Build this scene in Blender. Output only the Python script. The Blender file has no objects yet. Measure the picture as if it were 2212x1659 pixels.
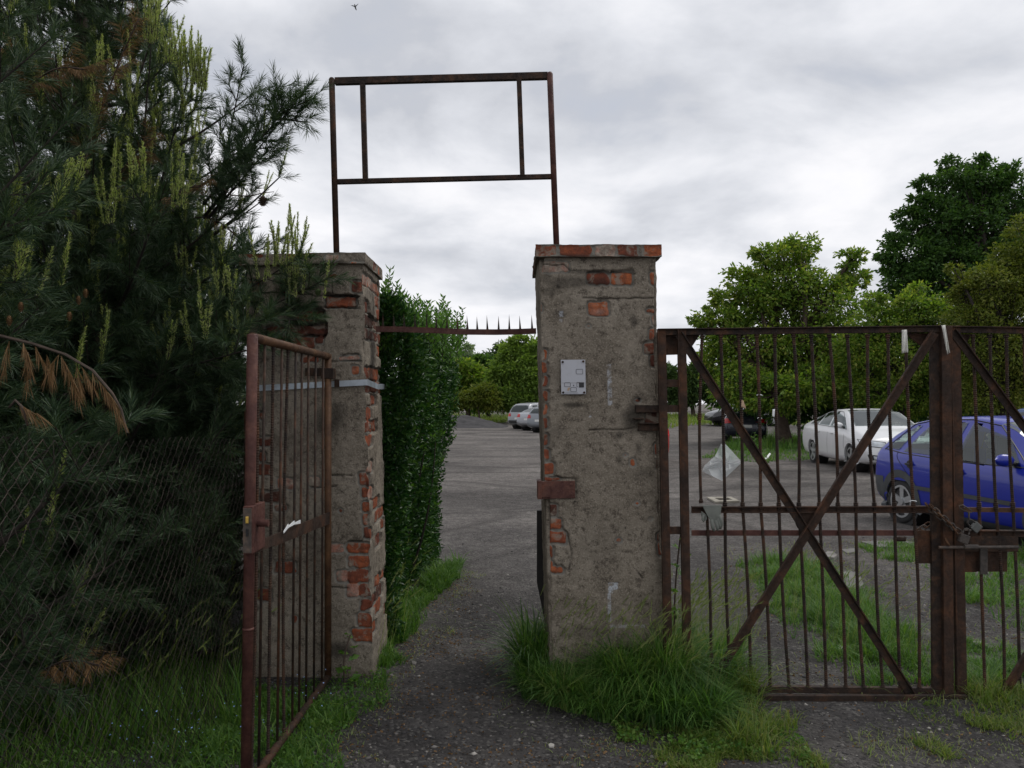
import bpy, math, random
import numpy as np
from mathutils import Vector, Matrix
from mathutils.bvhtree import BVHTree
R = math.radians
random.seed(7); RNG = np.random.default_rng(7)
SC = bpy.context.scene; COL = SC.collection
# ------------------------------------------------------------------ camera
F, CX, HY, CH = 1720.0, 1106.0, 870.0, 1.6
cam = bpy.data.cameras.new('camera'); cam_o = bpy.data.objects.new('camera', cam); COL.objects.link(cam_o)
cam_o.location = (0, 0, CH); cam_o.rotation_euler = (R(90), 0, 0)
cam.sensor_width = 36; cam.lens = 36 * F / 2212; cam.shift_y = (HY - 829.5) / 2212
cam.clip_start = .05; cam.clip_end = 2000
SC.camera = cam_o
# ------------------------------------------------------------------ world, sun, exposure
SUN_EL, SUN_AZ = 54, 62          # azimuth measured from +Y towards +X
w = bpy.data.worlds.new("World"); SC.world = w; w.use_nodes = True
nt = w.node_tree; nt.nodes.clear()
def N(nt, typ, **kw):
    n = nt.nodes.new(typ)
    for k, v in kw.items():
        if k.startswith('i_'):
            n.inputs[k[2:].replace('_', ' ')].default_value = v
        else: setattr(n, k, v)
    return n
def ramp(nt, src, stops, interp='LINEAR'):
    r = N(nt, 'ShaderNodeValToRGB'); r.color_ramp.interpolation = interp
    e = r.color_ramp.elements
    while len(e) < len(stops): e.new(.5)
    for el, (p, c) in zip(e, stops):
        el.position = p; el.color = (*c, 1) if len(c) == 3 else c
    nt.links.new(src, r.inputs[0]); return r.outputs[0]
def mathn(nt, op, a, b=None, c=None):
    n = N(nt, 'ShaderNodeMath', operation=op)
    for i, v in enumerate((a, b, c)):
        if v is None: continue
        if isinstance(v, (int, float)): n.inputs[i].default_value = v
        else: nt.links.new(v, n.inputs[i])
    return n.outputs[0]
out = N(nt, 'ShaderNodeOutputWorld')
sky = N(nt, 'ShaderNodeTexSky', sky_type='NISHITA', sun_disc=False)
sky.sun_elevation = R(SUN_EL); sky.sun_rotation = R(SUN_AZ)
tc = N(nt, 'ShaderNodeTexCoord'); sep = N(nt, 'ShaderNodeSeparateXYZ'); nt.links.new(tc.outputs['Generated'], sep.inputs[0])
zz = mathn(nt, 'ADD', mathn(nt, 'MAXIMUM', sep.outputs[2], 0.0), .27)
cmb = N(nt, 'ShaderNodeCombineXYZ')
nt.links.new(mathn(nt, 'DIVIDE', sep.outputs[0], zz), cmb.inputs[0])
nt.links.new(mathn(nt, 'DIVIDE', sep.outputs[1], zz), cmb.inputs[1])
mp = N(nt, 'ShaderNodeMapping'); mp.inputs['Location'].default_value = (3.3, 1.2, .5); nt.links.new(cmb.outputs[0], mp.inputs[0])
n1 = N(nt, 'ShaderNodeTexNoise', i_Scale=2.1, i_Detail=8.0, i_Roughness=.54, i_Distortion=.2); nt.links.new(mp.outputs[0], n1.inputs[0])
n2 = N(nt, 'ShaderNodeTexNoise', i_Scale=.8, i_Detail=3.0, i_Roughness=.5, i_Distortion=.3); nt.links.new(mp.outputs[0], n2.inputs[0])
mixv = mathn(nt, 'ADD', mathn(nt, 'MULTIPLY', n1.outputs[0], .72), mathn(nt, 'MULTIPLY', n2.outputs[0], .28))
cc = ramp(nt, mixv, [(.36, (.44, .455, .495)), (.44, (.545, .56, .60)), (.50, (.64, .65, .685)), (.57, (.73, .73, .755)), (.66, (.79, .785, .80))])
bgc = N(nt, 'ShaderNodeBackground', i_Strength=1.0); nt.links.new(cc, bgc.inputs[0])
bgs = N(nt, 'ShaderNodeBackground', i_Strength=.1); nt.links.new(sky.outputs[0], bgs.inputs[0])
cov = ramp(nt, n1.outputs[0], [(.30, (.88,) * 3), (.40, (1,) * 3)])
mx = N(nt, 'ShaderNodeMixShader'); nt.links.new(cov, mx.inputs[0]); nt.links.new(bgs.outputs[0], mx.inputs[1]); nt.links.new(bgc.outputs[0], mx.inputs[2])
nt.links.new(mx.outputs[0], out.inputs[0])
sl = bpy.data.lights.new('sun', 'SUN'); sl.energy = 1.1; sl.angle = R(28); sl.color = (1, .96, .9)
so = bpy.data.objects.new('sun', sl); COL.objects.link(so)
so.rotation_euler = (R(90 - SUN_EL), 0, R(180 - SUN_AZ)) 
d = Vector((math.sin(R(SUN_AZ)) * math.cos(R(SUN_EL)), math.cos(R(SUN_AZ)) * math.cos(R(SUN_EL)), math.sin(R(SUN_EL))))
so.rotation_euler = (d).to_track_quat('Z', 'Y').to_euler()
vs = SC.view_settings; vs.view_transform = 'Standard'; vs.look = 'None'; vs.exposure = .40; vs.gamma = 1; vs.use_curve_mapping = False
SC.cycles.max_bounces = 6; SC.cycles.diffuse_bounces = 3; SC.cycles.transparent_max_bounces = 8

# ------------------------------------------------------------------ helpers
def at(px, py, D): return Vector(((px - CX) * D / F, D, CH - (py - HY) * D / F))
def G(px, py):
    D = CH * F / (py - HY); return ((px - CX) * D / F, D)
def obj(name, verts, faces, mat=None, parent=None, smooth=False, mats=None, midx=None):
    me = bpy.data.meshes.new(name)
    if isinstance(verts, np.ndarray):
        faces = np.asarray(faces, dtype=np.int32); k = faces.shape[1]
        me.vertices.add(len(verts)); me.vertices.foreach_set('co', verts.astype(np.float32).ravel())
        me.loops.add(faces.size); me.loops.foreach_set('vertex_index', faces.ravel())
        me.polygons.add(len(faces)); me.polygons.foreach_set('loop_start', np.arange(0, faces.size, k, dtype=np.int32))
        me.update(calc_edges=True)
    else:
        me.from_pydata([tuple(v) for v in verts], [], faces); me.update()
    for m in (mats or [mat]):
        if m: me.materials.append(m)
    if midx is not None: me.polygons.foreach_set('material_index', np.asarray(midx, dtype=np.int32))
    if smooth: me.polygons.foreach_set('use_smooth', np.ones(len(me.polygons), dtype=bool))
    o = bpy.data.objects.new(name, me); COL.objects.link(o)
    if parent: o.parent = parent; o.matrix_parent_inverse = parent.matrix_basis.inverted()
    return o
def tag(o, label, cat, group=None, kind=None):
    o['label'] = label; o['category'] = cat
    if group: o['group'] = group
    if kind: o['kind'] = kind
    return o
def thing(name, label, cat, loc=(0, 0, 0), group=None, rz=0):
    o = bpy.data.objects.new(name, None); COL.objects.link(o); o.location = loc; o.rotation_euler = (0, 0, rz)
    o.empty_display_size = .1
    return tag(o, label, cat, group)
class MB:
    def __init__(s): s.v = []; s.f = []; s.m = []; s.mi = 0
    def add(s, v, f):
        b = len(s.v); s.v += [Vector(p) for p in v]; s.f += [tuple(i + b for i in q) for q in f]; s.m += [s.mi] * len(f)
    def box(s, lo, hi):
        (x0, y0, z0), (x1, y1, z1) = lo, hi
        s.add([(x0, y0, z0), (x1, y0, z0), (x1, y1, z0), (x0, y1, z0), (x0, y0, z1), (x1, y0, z1), (x1, y1, z1), (x0, y1, z1)],
              [(0, 3, 2, 1), (4, 5, 6, 7), (0, 1, 5, 4), (1, 2, 6, 5), (2, 3, 7, 6), (3, 0, 4, 7)])
    def hexa(s, q, off):            # quad q (4 points) extruded by vector off
        off = Vector(off); q = [Vector(p) for p in q]
        s.add(q + [p + off for p in q], [(0, 1, 2, 3), (7, 6, 5, 4), (0, 4, 5, 1), (1, 5, 6, 2), (2, 6, 7, 3), (3, 7, 4, 0)])
    def prism(s, poly, off):
        off = Vector(off); n = len(poly); q = [Vector(p) for p in poly]
        s.add(q + [p + off for p in q], [tuple(range(n)), tuple(range(2 * n - 1, n - 1, -1))] + [(i, i + n, (i + 1) % n + n, (i + 1) % n) for i in range(n)])
    def beam(s, a, b, wd, dp, up=(0, 1, 0)):   # rectangular bar a->b, width wd across, depth dp along 'up'
        a, b = Vector(a), Vector(b); t = (b - a).normalized(); u = Vector(up); u = (u - t * u.dot(t)).normalized(); r = t.cross(u)
        q = [a - r * wd / 2 - u * dp / 2, a + r * wd / 2 - u * dp / 2, a + r * wd / 2 + u * dp / 2, a - r * wd / 2 + u * dp / 2]
        s.hexa(q, b - a)
    def tube(s, pts, rad, n=8, cap=True, closed=False):
        pts = [Vector(p) for p in pts]; m = len(pts)
        rad = list(rad) if hasattr(rad, '__len__') else [rad] * m
        b = len(s.v); prev = None
        for i in range(m):
            if closed: t = pts[(i + 1) % m] - pts[i - 1]
            else: t = pts[min(i + 1, m - 1)] - pts[max(i - 1, 0)]
            t = t.normalized() if t.length > 0 else Vector((0, 0, 1))
            if prev is None: u = t.orthogonal().normalized()
            else:
                u = prev - t * prev.dot(t)
                u = u.normalized() if u.length > 1e-6 else t.orthogonal().normalized()
            prev = u; v = t.cross(u)
            for k in range(n):
                a = 2 * math.pi * k / n; s.v.append(pts[i] + (u * math.cos(a) + v * math.sin(a)) * rad[i])
        for i in range(m if closed else m - 1):
            j = (i + 1) % m
            for k in range(n):
                s.f.append((b + i * n + k, b + i * n + (k + 1) % n, b + j * n + (k + 1) % n, b + j * n + k)); s.m.append(s.mi)
        if cap and not closed:
            s.f.append(tuple(b + k for k in range(n - 1, -1, -1))); s.f.append(tuple(b + (m - 1) * n + k for k in range(n))); s.m += [s.mi] * 2
    def rebar(s, a, b, r=.008, pitch=.011, n=6):
        a, b = Vector(a), Vector(b); m = max(2, int((b - a).length / pitch * 2)); j = Vector((random.uniform(-1, 1), random.uniform(-1, 1), 0)) * .011
        pts = [a.lerp(b, i / m) + j * math.sin(math.pi * i / m) for i in range(m + 1)]
        s.tube(pts, [r * (1.16 if i % 2 else .86) * (1.45 if i < 4 or i > m - 4 else 1) for i in range(m + 1)], n)
    def build(s, name, mat, parent=None, smooth=False, bevel=0, mats=None):
        o = obj(name, s.v, s.f, mat, parent, smooth, mats, s.m if mats else None)
        if bevel:
            b = o.modifiers.new('bevel', 'BEVEL'); b.width = bevel; b.segments = 2; b.limit_method = 'ANGLE'
        return o
# numpy value noise
def _hash(ix, iy, iz, sd):
    h = (ix.astype(np.int64) * 374761393 + iy.astype(np.int64) * 668265263 + iz.astype(np.int64) * 2147483647 + sd * 1274126177) & 0xffffffff
    h = ((h ^ (h >> 13)) * 1274126177) & 0xffffffff; h = (h ^ (h >> 16)) & 0xffffffff
    return h / 4294967295.0
def vnoise(x, y, z=None, sd=0):
    x = np.asarray(x, float); y = np.asarray(y, float); z = np.zeros_like(x) if z is None else np.asarray(z, float)
    xi, yi, zi = np.floor(x), np.floor(y), np.floor(z); fx, fy, fz = x - xi, y - yi, z - zi
    fx, fy, fz = [t * t * (3 - 2 * t) for t in (fx, fy, fz)]; r = 0
    for a in (0, 1):
        for b in (0, 1):
            for c in (0, 1):
                r = r + _hash(xi + a, yi + b, zi + c, sd) * (fx if a else 1 - fx) * (fy if b else 1 - fy) * (fz if c else 1 - fz)
    return r
def fbm(x, y, z=None, o=4, sd=0):
    r = 0; a = .5; t = 0; x = np.asarray(x, float); y = np.asarray(y, float)
    for i in range(o):
        r = r + a * vnoise(x, y, z, sd + i); t += a; a *= .5; x = x * 2.03; y = y * 2.03; z = None if z is None else np.asarray(z) * 2.03
    return r / t
# ------------------------------------------------------------------ materials
def newmat(name):
    m = bpy.data.materials.new(name); m.use_nodes = True; nt = m.node_tree
    return m, nt, nt.nodes['Principled BSDF'], nt.nodes['Material Output']
def setsock(b, **kw):
    for k, v in kw.items():
        k = k.replace('_', ' ')
        b.inputs[k].default_value = (*v, 1) if isinstance(v, tuple) and len(v) == 3 else v
def coord(nt, which='Object', scale=None):
    t = N(nt, 'ShaderNodeTexCoord'); o = t.outputs[which]
    if scale:
        m = N(nt, 'ShaderNodeMapping'); m.inputs['Scale'].default_value = scale; nt.links.new(o, m.inputs[0]); o = m.outputs[0]
    return o
def noise(nt, co, scale, detail=4.0, rough=.55, dist=0.0):
    n = N(nt, 'ShaderNodeTexNoise', i_Scale=scale, i_Detail=detail, i_Roughness=rough, i_Distortion=dist); nt.links.new(co, n.inputs[0]); return n.outputs[0]
def mixc(nt, f, a, b, mode='MIX'):
    n = N(nt, 'ShaderNodeMix', data_type='RGBA', blend_type=mode)
    for s, v in ((n.inputs[0], f), (n.inputs[6], a), (n.inputs[7], b)):
        if isinstance(v, (int, float)): s.default_value = v
        elif isinstance(v, tuple): s.default_value = (*v, 1)
        else: nt.links.new(v, s)
    return n.outputs[2]
def bump(nt, b, h, st=.5, dist=.01):
    n = N(nt, 'ShaderNodeBump', i_Strength=st, i_Distance=dist); nt.links.new(h, n.inputs['Height']); nt.links.new(n.outputs[0], b.inputs['Normal'])
def m_plain(name, col, rough=.6, metal=0.0, var=.25, scale=8, bmp=.2, **kw):
    m, nt, b, _ = newmat(name); co = coord(nt)
    n = noise(nt, co, scale, 5)
    c = ramp(nt, n, [(.3, tuple(x * (1 - var) for x in col)), (.7, tuple(min(1, x * (1 + var)) for x in col))])
    nt.links.new(c, b.inputs['Base Color']); setsock(b, Roughness=rough, Metallic=metal, **kw)
    if bmp: bump(nt, b, noise(nt, co, scale * 8, 3), bmp, .003)
    return m
def m_rust(name, a, b_, c_, rough=.75, sc=9):
    m, nt, b, _ = newmat(name); co = coord(nt)
    n = noise(nt, co, sc, 8, .65, .4); n2 = noise(nt, co, 60, 4, .6)
    c = ramp(nt, n, [(.36, a), (.50, b_), (.62, c_), (.74, tuple(x * k for x, k in zip(c_, (1.5, 1.25, 1.1))))])
    c = mixc(nt, mathn(nt, 'MULTIPLY', n2, .55), c, tuple(x * .35 for x in a), 'MIX')
    nt.links.new(c, b.inputs['Base Color']); nt.links.new(ramp(nt, n2, [(.35, (rough - .15,) * 3), (.65, (min(1, rough + .15),) * 3)]), b.inputs['Roughness'])
    setsock(b, Specular_IOR_Level=.2); bump(nt, b, n2, .8, .004); return m
M = {}
M['rust'] = m_rust('rusty_steel', (.034, .023, .018), (.058, .034, .024), (.105, .050, .028))
M['wire'] = m_rust('old_wire', (.014, .011, .010), (.028, .022, .019), (.075, .06, .05), rough=.6, sc=5)
M['rust_dark'] = m_rust('dark_rusty_steel', (.024, .018, .016), (.043, .028, .021), (.082, .044, .027), sc=14)
M['rust_red'] = m_rust('red_painted_steel', (.062, .026, .022), (.098, .042, .035), (.14, .064, .048), rough=.55)
M['rust_ochre'] = m_rust('ochre_rust', (.065, .034, .020), (.11, .056, .030), (.15, .080, .04), rough=.6)
M['galv'] = m_plain('galvanised_steel', (.42, .47, .52), .45, .6, .25, 12, .2)
M['brass'] = m_plain('brass', (.75, .5, .12), .35, .8)
M['white_cloth'] = m_plain('white_cloth', (.62, .61, .56), .9)
M['grey_cloth'] = m_plain('grey_fabric', (.17, .18, .16), .95, var=.4)
M['black'] = m_plain('black_rubber', (.012, .012, .013), .7)
M['darkwood'] = m_plain('blackened_board', (.02, .018, .017), .9)
M['stone'] = m_plain('pale_stone', (.17, .16, .148), .9, var=.35, scale=6, bmp=.5)
M['concrete'] = m_plain('old_concrete', (.125, .12, .112), .9, var=.35, scale=4, bmp=.5)
M['paper'] = m_plain('white_paper', (.75, .77, .78), .7, var=.08)
M['brownpaper'] = m_plain('brown_paper', (.42, .30, .20), .8)
M['iron'] = m_rust('weathered_iron', (.05, .045, .042), (.10, .085, .075), (.17, .12, .09), rough=.5)
m, nt, b, o_ = newmat('clear_plastic_film')
tr = N(nt, 'ShaderNodeBsdfTransparent'); tl = N(nt, 'ShaderNodeBsdfTranslucent', i_Color=(.8, .85, .88, 1)); gl = N(nt, 'ShaderNodeBsdfPrincipled'); setsock(gl, Base_Color=(.75, .78, .8), Roughness=.3)
a1 = N(nt, 'ShaderNodeMixShader', i_Fac=.5); nt.links.new(tl.outputs[0], a1.inputs[1]); nt.links.new(gl.outputs[0], a1.inputs[2])
a2 = N(nt, 'ShaderNodeMixShader', i_Fac=.62); nt.links.new(tr.outputs[0], a2.inputs[1]); nt.links.new(a1.outputs[0], a2.inputs[2]); nt.links.new(a2.outputs[0], o_.inputs[0]); M['film'] = m
def m_leaf(name, cols, trans=.35, rough=.5, nscale=.6, tcol=1.6):
    """cols: ramp of leaf colours picked at random per leaf, varied by a broad noise"""
    m, nt, b, out = newmat(name); g = N(nt, 'ShaderNodeNewGeometry'); co = coord(nt)
    f = mathn(nt, 'ADD', mathn(nt, 'MULTIPLY', g.outputs['Random Per Island'], .6), mathn(nt, 'MULTIPLY', noise(nt, co, nscale, 2), .4))
    k = len(cols); c = ramp(nt, f, [(.12 + .76 * i / (k - 1), cols[i]) for i in range(k)])
    nt.links.new(c, b.inputs['Base Color']); setsock(b, Roughness=rough, Specular_IOR_Level=.22)
    t = N(nt, 'ShaderNodeBsdfTranslucent'); nt.links.new(mixc(nt, 1.0, c, (tcol, tcol * 1.05, tcol * .45), 'MULTIPLY'), t.inputs[0])
    ms = N(nt, 'ShaderNodeMixShader', i_Fac=trans); nt.links.new(b.outputs[0], ms.inputs[1]); nt.links.new(t.outputs[0], ms.inputs[2]); nt.links.new(ms.outputs[0], out.inputs[0])
    return m
M['needle'] = m_leaf('pine_needles', [(.012, .028, .016), (.028, .056, .029), (.055, .092, .044), (.11, .145, .075)], .15, .4)
M['shoot'] = m_leaf('new_pine_shoots', [(.17, .24, .07), (.27, .34, .11), (.38, .43, .19), (.48, .46, .30)], .4, .55)
M['deadneedle'] = m_leaf('dead_pine_needles', [(.085, .045, .022), (.17, .098, .045), (.27, .17, .085)], .15, .7)
M['bark'] = m_plain('bark', (.07, .05, .038), .95, var=.4, scale=10, bmp=.8)
M['barkdark'] = m_plain('dark_bark', (.028, .022, .018), .95, var=.4, scale=10, bmp=.8)
M['cone'] = m_plain('pine_cone_scales', (.06, .04, .025), .9, var=.4)
M['conegreen'] = m_plain('green_cone_scales', (.06, .09, .03), .8, var=.4)
M['privet'] = m_leaf('privet_leaves', [(.007, .028, .008), (.016, .056, .012), (.034, .088, .018), (.075, .145, .03)], .18, .32, 1.8)
M['privet_new'] = m_leaf('young_privet_leaves', [(.05, .12, .025), (.085, .18, .04), (.13, .24, .06)], .35, .4)
M['walnut'] = m_leaf('walnut_leaves', [(.045, .10, .015), (.10, .175, .025), (.17, .25, .04), (.28, .28, .07)], .45, .45)
M['maple'] = m_leaf('dark_maple_leaves', [(.020, .055, .014), (.045, .10, .022), (.085, .16, .035)], .35, .45)
M['olive'] = m_leaf('olive_green_leaves', [(.055, .085, .014), (.11, .145, .022), (.19, .20, .04)], .35, .5)
M['lime'] = m_leaf('fresh_green_leaves', [(.085, .155, .03), (.14, .22, .042), (.21, .29, .07)], .45, .5)
M['farleaf'] = m_leaf('mid_green_leaves', [(.030, .062, .018), (.055, .10, .028), (.085, .13, .038)], .3, .6)
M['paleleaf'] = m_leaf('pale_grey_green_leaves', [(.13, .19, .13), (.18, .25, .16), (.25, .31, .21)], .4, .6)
M['grass'] = m_leaf('grass_blades', [(.035, .095, .022), (.062, .145, .028), (.10, .195, .036), (.15, .23, .055)], .35, .45, 1.5)
M['grassdark'] = m_leaf('lush_grass_blades', [(.022, .065, .016), (.055, .13, .028), (.10, .20, .042), (.20, .24, .08)], .4, .35, 2)
M['grassyel'] = m_leaf('yellowing_grass_blades', [(.06, .115, .02), (.10, .17, .03), (.16, .21, .05), (.24, .22, .10)], .4, .5, 2)
M['straw'] = m_leaf('seed_heads', [(.12, .18, .06), (.20, .25, .10), (.30, .30, .15)], .4, .6, 2)
M['flower'] = m_plain('blue_petals', (.28, .42, .75), .6, var=.15)
# ================================================================== GROUND
def gz(x, y):
    x = np.asarray(x, float); y = np.asarray(y, float)
    near = np.clip((14 - y) / 8, 0, 1)
    h = (fbm(x * 1.1, y * 1.1, sd=3) - .5) * .045 * near + (fbm(x * 5, y * 5, sd=5) - .5) * .014 * near
    h += np.where(y > 58, np.clip((y - 58) / 14, 0, 1) * .35 * np.clip((x + 9) / 3, 0, 1), 0)
    h += np.clip((y - 41) / 4, 0, 1) * .3 * np.clip((x - 8.5) / 2, 0, 1) * np.clip((60 - y) / 6, 0, 1)
    return h
def axis(lo, hi, f0, f1, step, far):
    a = [f0]
    while a[-1] < f1: a.append(a[-1] + step)
    s = step; b = [a[-1]]
    while b[-1] < hi: s *= 1.22; b.append(b[-1] + s)
    s = step; c = [f0]
    while c[-1] > lo: s *= 1.22; c.append(c[-1] - s)
    return np.array(sorted(set(a + b[1:] + c[1:])))
gx = axis(-400, 400, -3.6, 5.2, .04, 0); gy = axis(-60, 600, 1.5, 9.0, .04, 0)
GX, GY = np.meshgrid(gx, gy); GZ = gz(GX, GY)
nx, ny = len(gx), len(gy); idx = np.arange(nx * ny).reshape(ny, nx)
fc = np.stack([idx[:-1, :-1], idx[:-1, 1:], idx[1:, 1:], idx[1:, :-1]], -1).reshape(-1, 4)
m, nt, b, _ = newmat('cinder_ground'); co = coord(nt)
sp = N(nt, 'ShaderNodeSeparateXYZ'); nt.links.new(co, sp.inputs[0])
big = noise(nt, co, .9, 6, .6, .3); mid = noise(nt, co, 7, 6, .65); fine = noise(nt, co, 90, 5, .7)
far = ramp(nt, mathn(nt, 'ADD', mathn(nt, 'DIVIDE', sp.outputs[1], 40.0), mathn(nt, 'MULTIPLY', big, .12)), [(.17, (0,) * 3), (.36, (1,) * 3)])
path = ramp(nt, big, [(.35, (.048, .046, .046)), (.5, (.076, .072, .071)), (.65, (.115, .107, .102))])
stre = noise(nt, coord(nt, 'Object', (.28, .42, 1)), 1.0, 9, .66, .6)
lot = ramp(nt, stre, [(.34, (.078, .071, .067)), (.45, (.138, .126, .118)), (.53, (.178, .162, .151)), (.64, (.245, .225, .208))])
c = mixc(nt, far, path, lot)
wob = mathn(nt, 'MULTIPLY', noise(nt, co, .35, 2), 2.2)
for (ax, ay, r0, st) in ((-6.5, 7.5, 8.3, .45), (-6.5, 7.5, 9.9, .45), (-3.0, 20, 7.2, .4), (-3.0, 20, 8.7, .4), (9.5, 4.0, 10.5, .5), (9.5, 4.0, 12.1, .5), (2.0, 34, 14.5, .45), (2.0, 34, 16.1, .45), (16, 12, 7.0, .4), (16, 12, 8.6, .4)):
    dx = mathn(nt, 'SUBTRACT', sp.outputs[0], ax); dy = mathn(nt, 'SUBTRACT', sp.outputs[1], ay)
    d_ = mathn(nt, 'ADD', mathn(nt, 'SQRT', mathn(nt, 'ADD', mathn(nt, 'MULTIPLY', dx, dx), mathn(nt, 'MULTIPLY', dy, dy))), wob)
    band = mathn(nt, 'SUBTRACT', 1.0, mathn(nt, 'MULTIPLY', mathn(nt, 'ABSOLUTE', mathn(nt, 'SUBTRACT', d_, r0 + 1.1)), 5.0)); band = mathn(nt, 'MULTIPLY', mathn(nt, 'MAXIMUM', band, 0.0), mathn(nt, 'MULTIPLY', ramp(nt, mid, [(.35, (.4,) * 3), (.52, (1,) * 3)]), st * 1.5))
    c = mixc(nt, band, c, (.055, .050, .047))
v = N(nt, 'ShaderNodeTexVoronoi', i_Scale=62.0); nt.links.new(co, v.inputs[0])
vs_ = N(nt, 'ShaderNodeSeparateColor'); nt.links.new(v.outputs['Color'], vs_.inputs[0])
c = mixc(nt, ramp(nt, vs_.outputs[0], [(.76, (0,) * 3), (.95, (.7,) * 3)]), c, (.21, .20, .185))
c = mixc(nt, ramp(nt, vs_.outputs[1], [(.60, (0,) * 3), (.9, (.6,) * 3)]), c, (.022, .021, .022))
c = mixc(nt, ramp(nt, mid, [(.35, (.5,) * 3), (.6, (0,) * 3)]), c, (.035, .032, .030))
nt.links.new(c, b.inputs['Base Color']); setsock(b, Roughness=.95, Specular_IOR_Level=.15)
hh = mathn(nt, 'ADD', mathn(nt, 'MULTIPLY', v.outputs['Distance'], -.6), mathn(nt, 'ADD', mathn(nt, 'MULTIPLY', fine, .8), mid))
bump(nt, b, hh, .9, .02)
g = obj('ground', np.stack([GX, GY, GZ], -1).reshape(-1, 3), fc, m, smooth=True); g['kind'] = 'structure'
# loose gravel
def stones(name, pts, sizes, mat, label):
    base = np.array([(1, 0, 0), (-1, 0, 0), (0, 1, 0), (0, -1, 0), (0, 0, 1), (0, 0, -1)], float)
    fcs = np.array([(0, 2, 4), (2, 1, 4), (1, 3, 4), (3, 0, 4), (2, 0, 5), (1, 2, 5), (3, 1, 5), (0, 3, 5)])
    n = len(pts); k = base[None] * (1 + RNG.uniform(-.35, .35, (n, 6, 3))) + RNG.uniform(-.25, .25, (n, 6, 3))
    an = RNG.uniform(0, 6.28, n); ca, sa = np.cos(an), np.sin(an)
    kx = k[..., 0] * ca[:, None] - k[..., 1] * sa[:, None]; ky = k[..., 0] * sa[:, None] + k[..., 1] * ca[:, None]
    asp = RNG.uniform(.5, 1, (n, 1))
    P = np.stack([kx * sizes[:, None], ky * sizes[:, None] * asp, k[..., 2] * sizes[:, None] * .5], -1) + pts[:, None]
    Fc = (fcs[None] + (np.arange(n) * 6)[:, None, None]).reshape(-1, 3)
    return tag(obj(name, P.reshape(-1, 3), Fc, mat), label, 'gravel', kind='stuff')
m, nt, b, _ = newmat('gravel_stones'); gg = N(nt, 'ShaderNodeNewGeometry')
nt.links.new(ramp(nt, gg.outputs['Random Per Island'], [(0, (.03, .03, .032)), (.5, (.075, .07, .068)), (.84, (.15, .14, .13)), (.98, (.36, .34, .31))]), b.inputs['Base Color']); setsock(b, Roughness=.9)
D_ = 1.9 + RNG.exponential(3.0, 17000); X_ = RNG.uniform(-.62, .66, 17000) * D_
P_ = np.stack([X_, D_, gz(X_, D_) + .001], -1); stones('gravel', P_, np.clip(RNG.exponential(.0036, 17000) + .0022, 0, .019), m, 'grey cinder gravel strewn over the path and the car park')
# ================================================================== PILLARS
m, nt, b, _ = newmat('pillar_render_and_brick'); co = coord(nt)
def attr(nt, n): a = N(nt, 'ShaderNodeAttribute'); a.attribute_name = n; return a.outputs['Fac']
n1 = noise(nt, co, 3.2, 8, .62, .3); n2 = noise(nt, co, 26, 6, .72); n3 = noise(nt, co, 110, 4, .7)
pl = ramp(nt, n1, [(.28, (.105, .088, .070)), (.42, (.180, .154, .122)), (.58, (.240, .208, .167)), (.72, (.30, .265, .215))])
pl = mixc(nt, ramp(nt, n2, [(.36, (.85,) * 3), (.50, (0,) * 3)]), pl, (.072, .058, .046))
pl = mixc(nt, ramp(nt, n3, [(.50, (0,) * 3), (.64, (.5,) * 3)]), pl, (.40, .35, .28))
vo = N(nt, 'ShaderNodeTexVoronoi', i_Scale=46.0); nt.links.new(co, vo.inputs[0])
pl = mixc(nt, ramp(nt, vo.outputs['Distance'], [(.10, (.7,) * 3), (.19, (0,) * 3)]), pl, (.045, .038, .032))
tone = attr(nt, 'tone')
br = ramp(nt, tone, [(0, (.05, .030, .024)), (.25, (.13, .042, .028)), (.5, (.27, .078, .040)), (.75, (.42, .125, .05)), (.9, (.40, .22, .17)), (1, (.38, .33, .27))])
br = mixc(nt, ramp(nt, n2, [(.36, (.7,) * 3), (.58, (0,) * 3)]), br, (.09, .045, .034))
br = mixc(nt, ramp(nt, noise(nt, co, 13, 6, .65, .5), [(.53, (0,) * 3), (.60, (.85,) * 3)]), br, (.24, .205, .165))
mo = mixc(nt, n2, (.12, .11, .095), (.30, .28, .24))
c = mixc(nt, ramp(nt, attr(nt, 'hole'), [(.4, (0,) * 3), (.6, (1,) * 3)]), pl, mo)
c = mixc(nt, ramp(nt, attr(nt, 'brick'), [(.4, (0,) * 3), (.6, (1,) * 3)]), c, br)
c = mixc(nt, attr(nt, 'dirt'), c, (.022, .019, .017))
c = mixc(nt, mathn(nt, 'MULTIPLY', attr(nt, 'paint'), ramp(nt, n3, [(.38, (.15,) * 3), (.52, (1,) * 3)])), c, (.50, .54, .60))
nt.links.new(c, b.inputs['Base Color']); setsock(b, Roughness=.95, Specular_IOR_Level=.15)
bump(nt, b, mathn(nt, 'ADD', n2, mathn(nt, 'MULTIPLY', n3, .5)), .9, .008); M['pillar'] = m
def smooth01(x): x = np.clip(x, 0, 1); return x * x * (3 - 2 * x)
def chipf(z, sd):
    c = np.clip(vnoise(z * 3.1, z * 0, sd=sd) - .45, 0, 1) * .06 + np.clip(vnoise(z * 15, z * 0, sd=sd + 1) - .4, 0, 1) * .035
    return c
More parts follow.
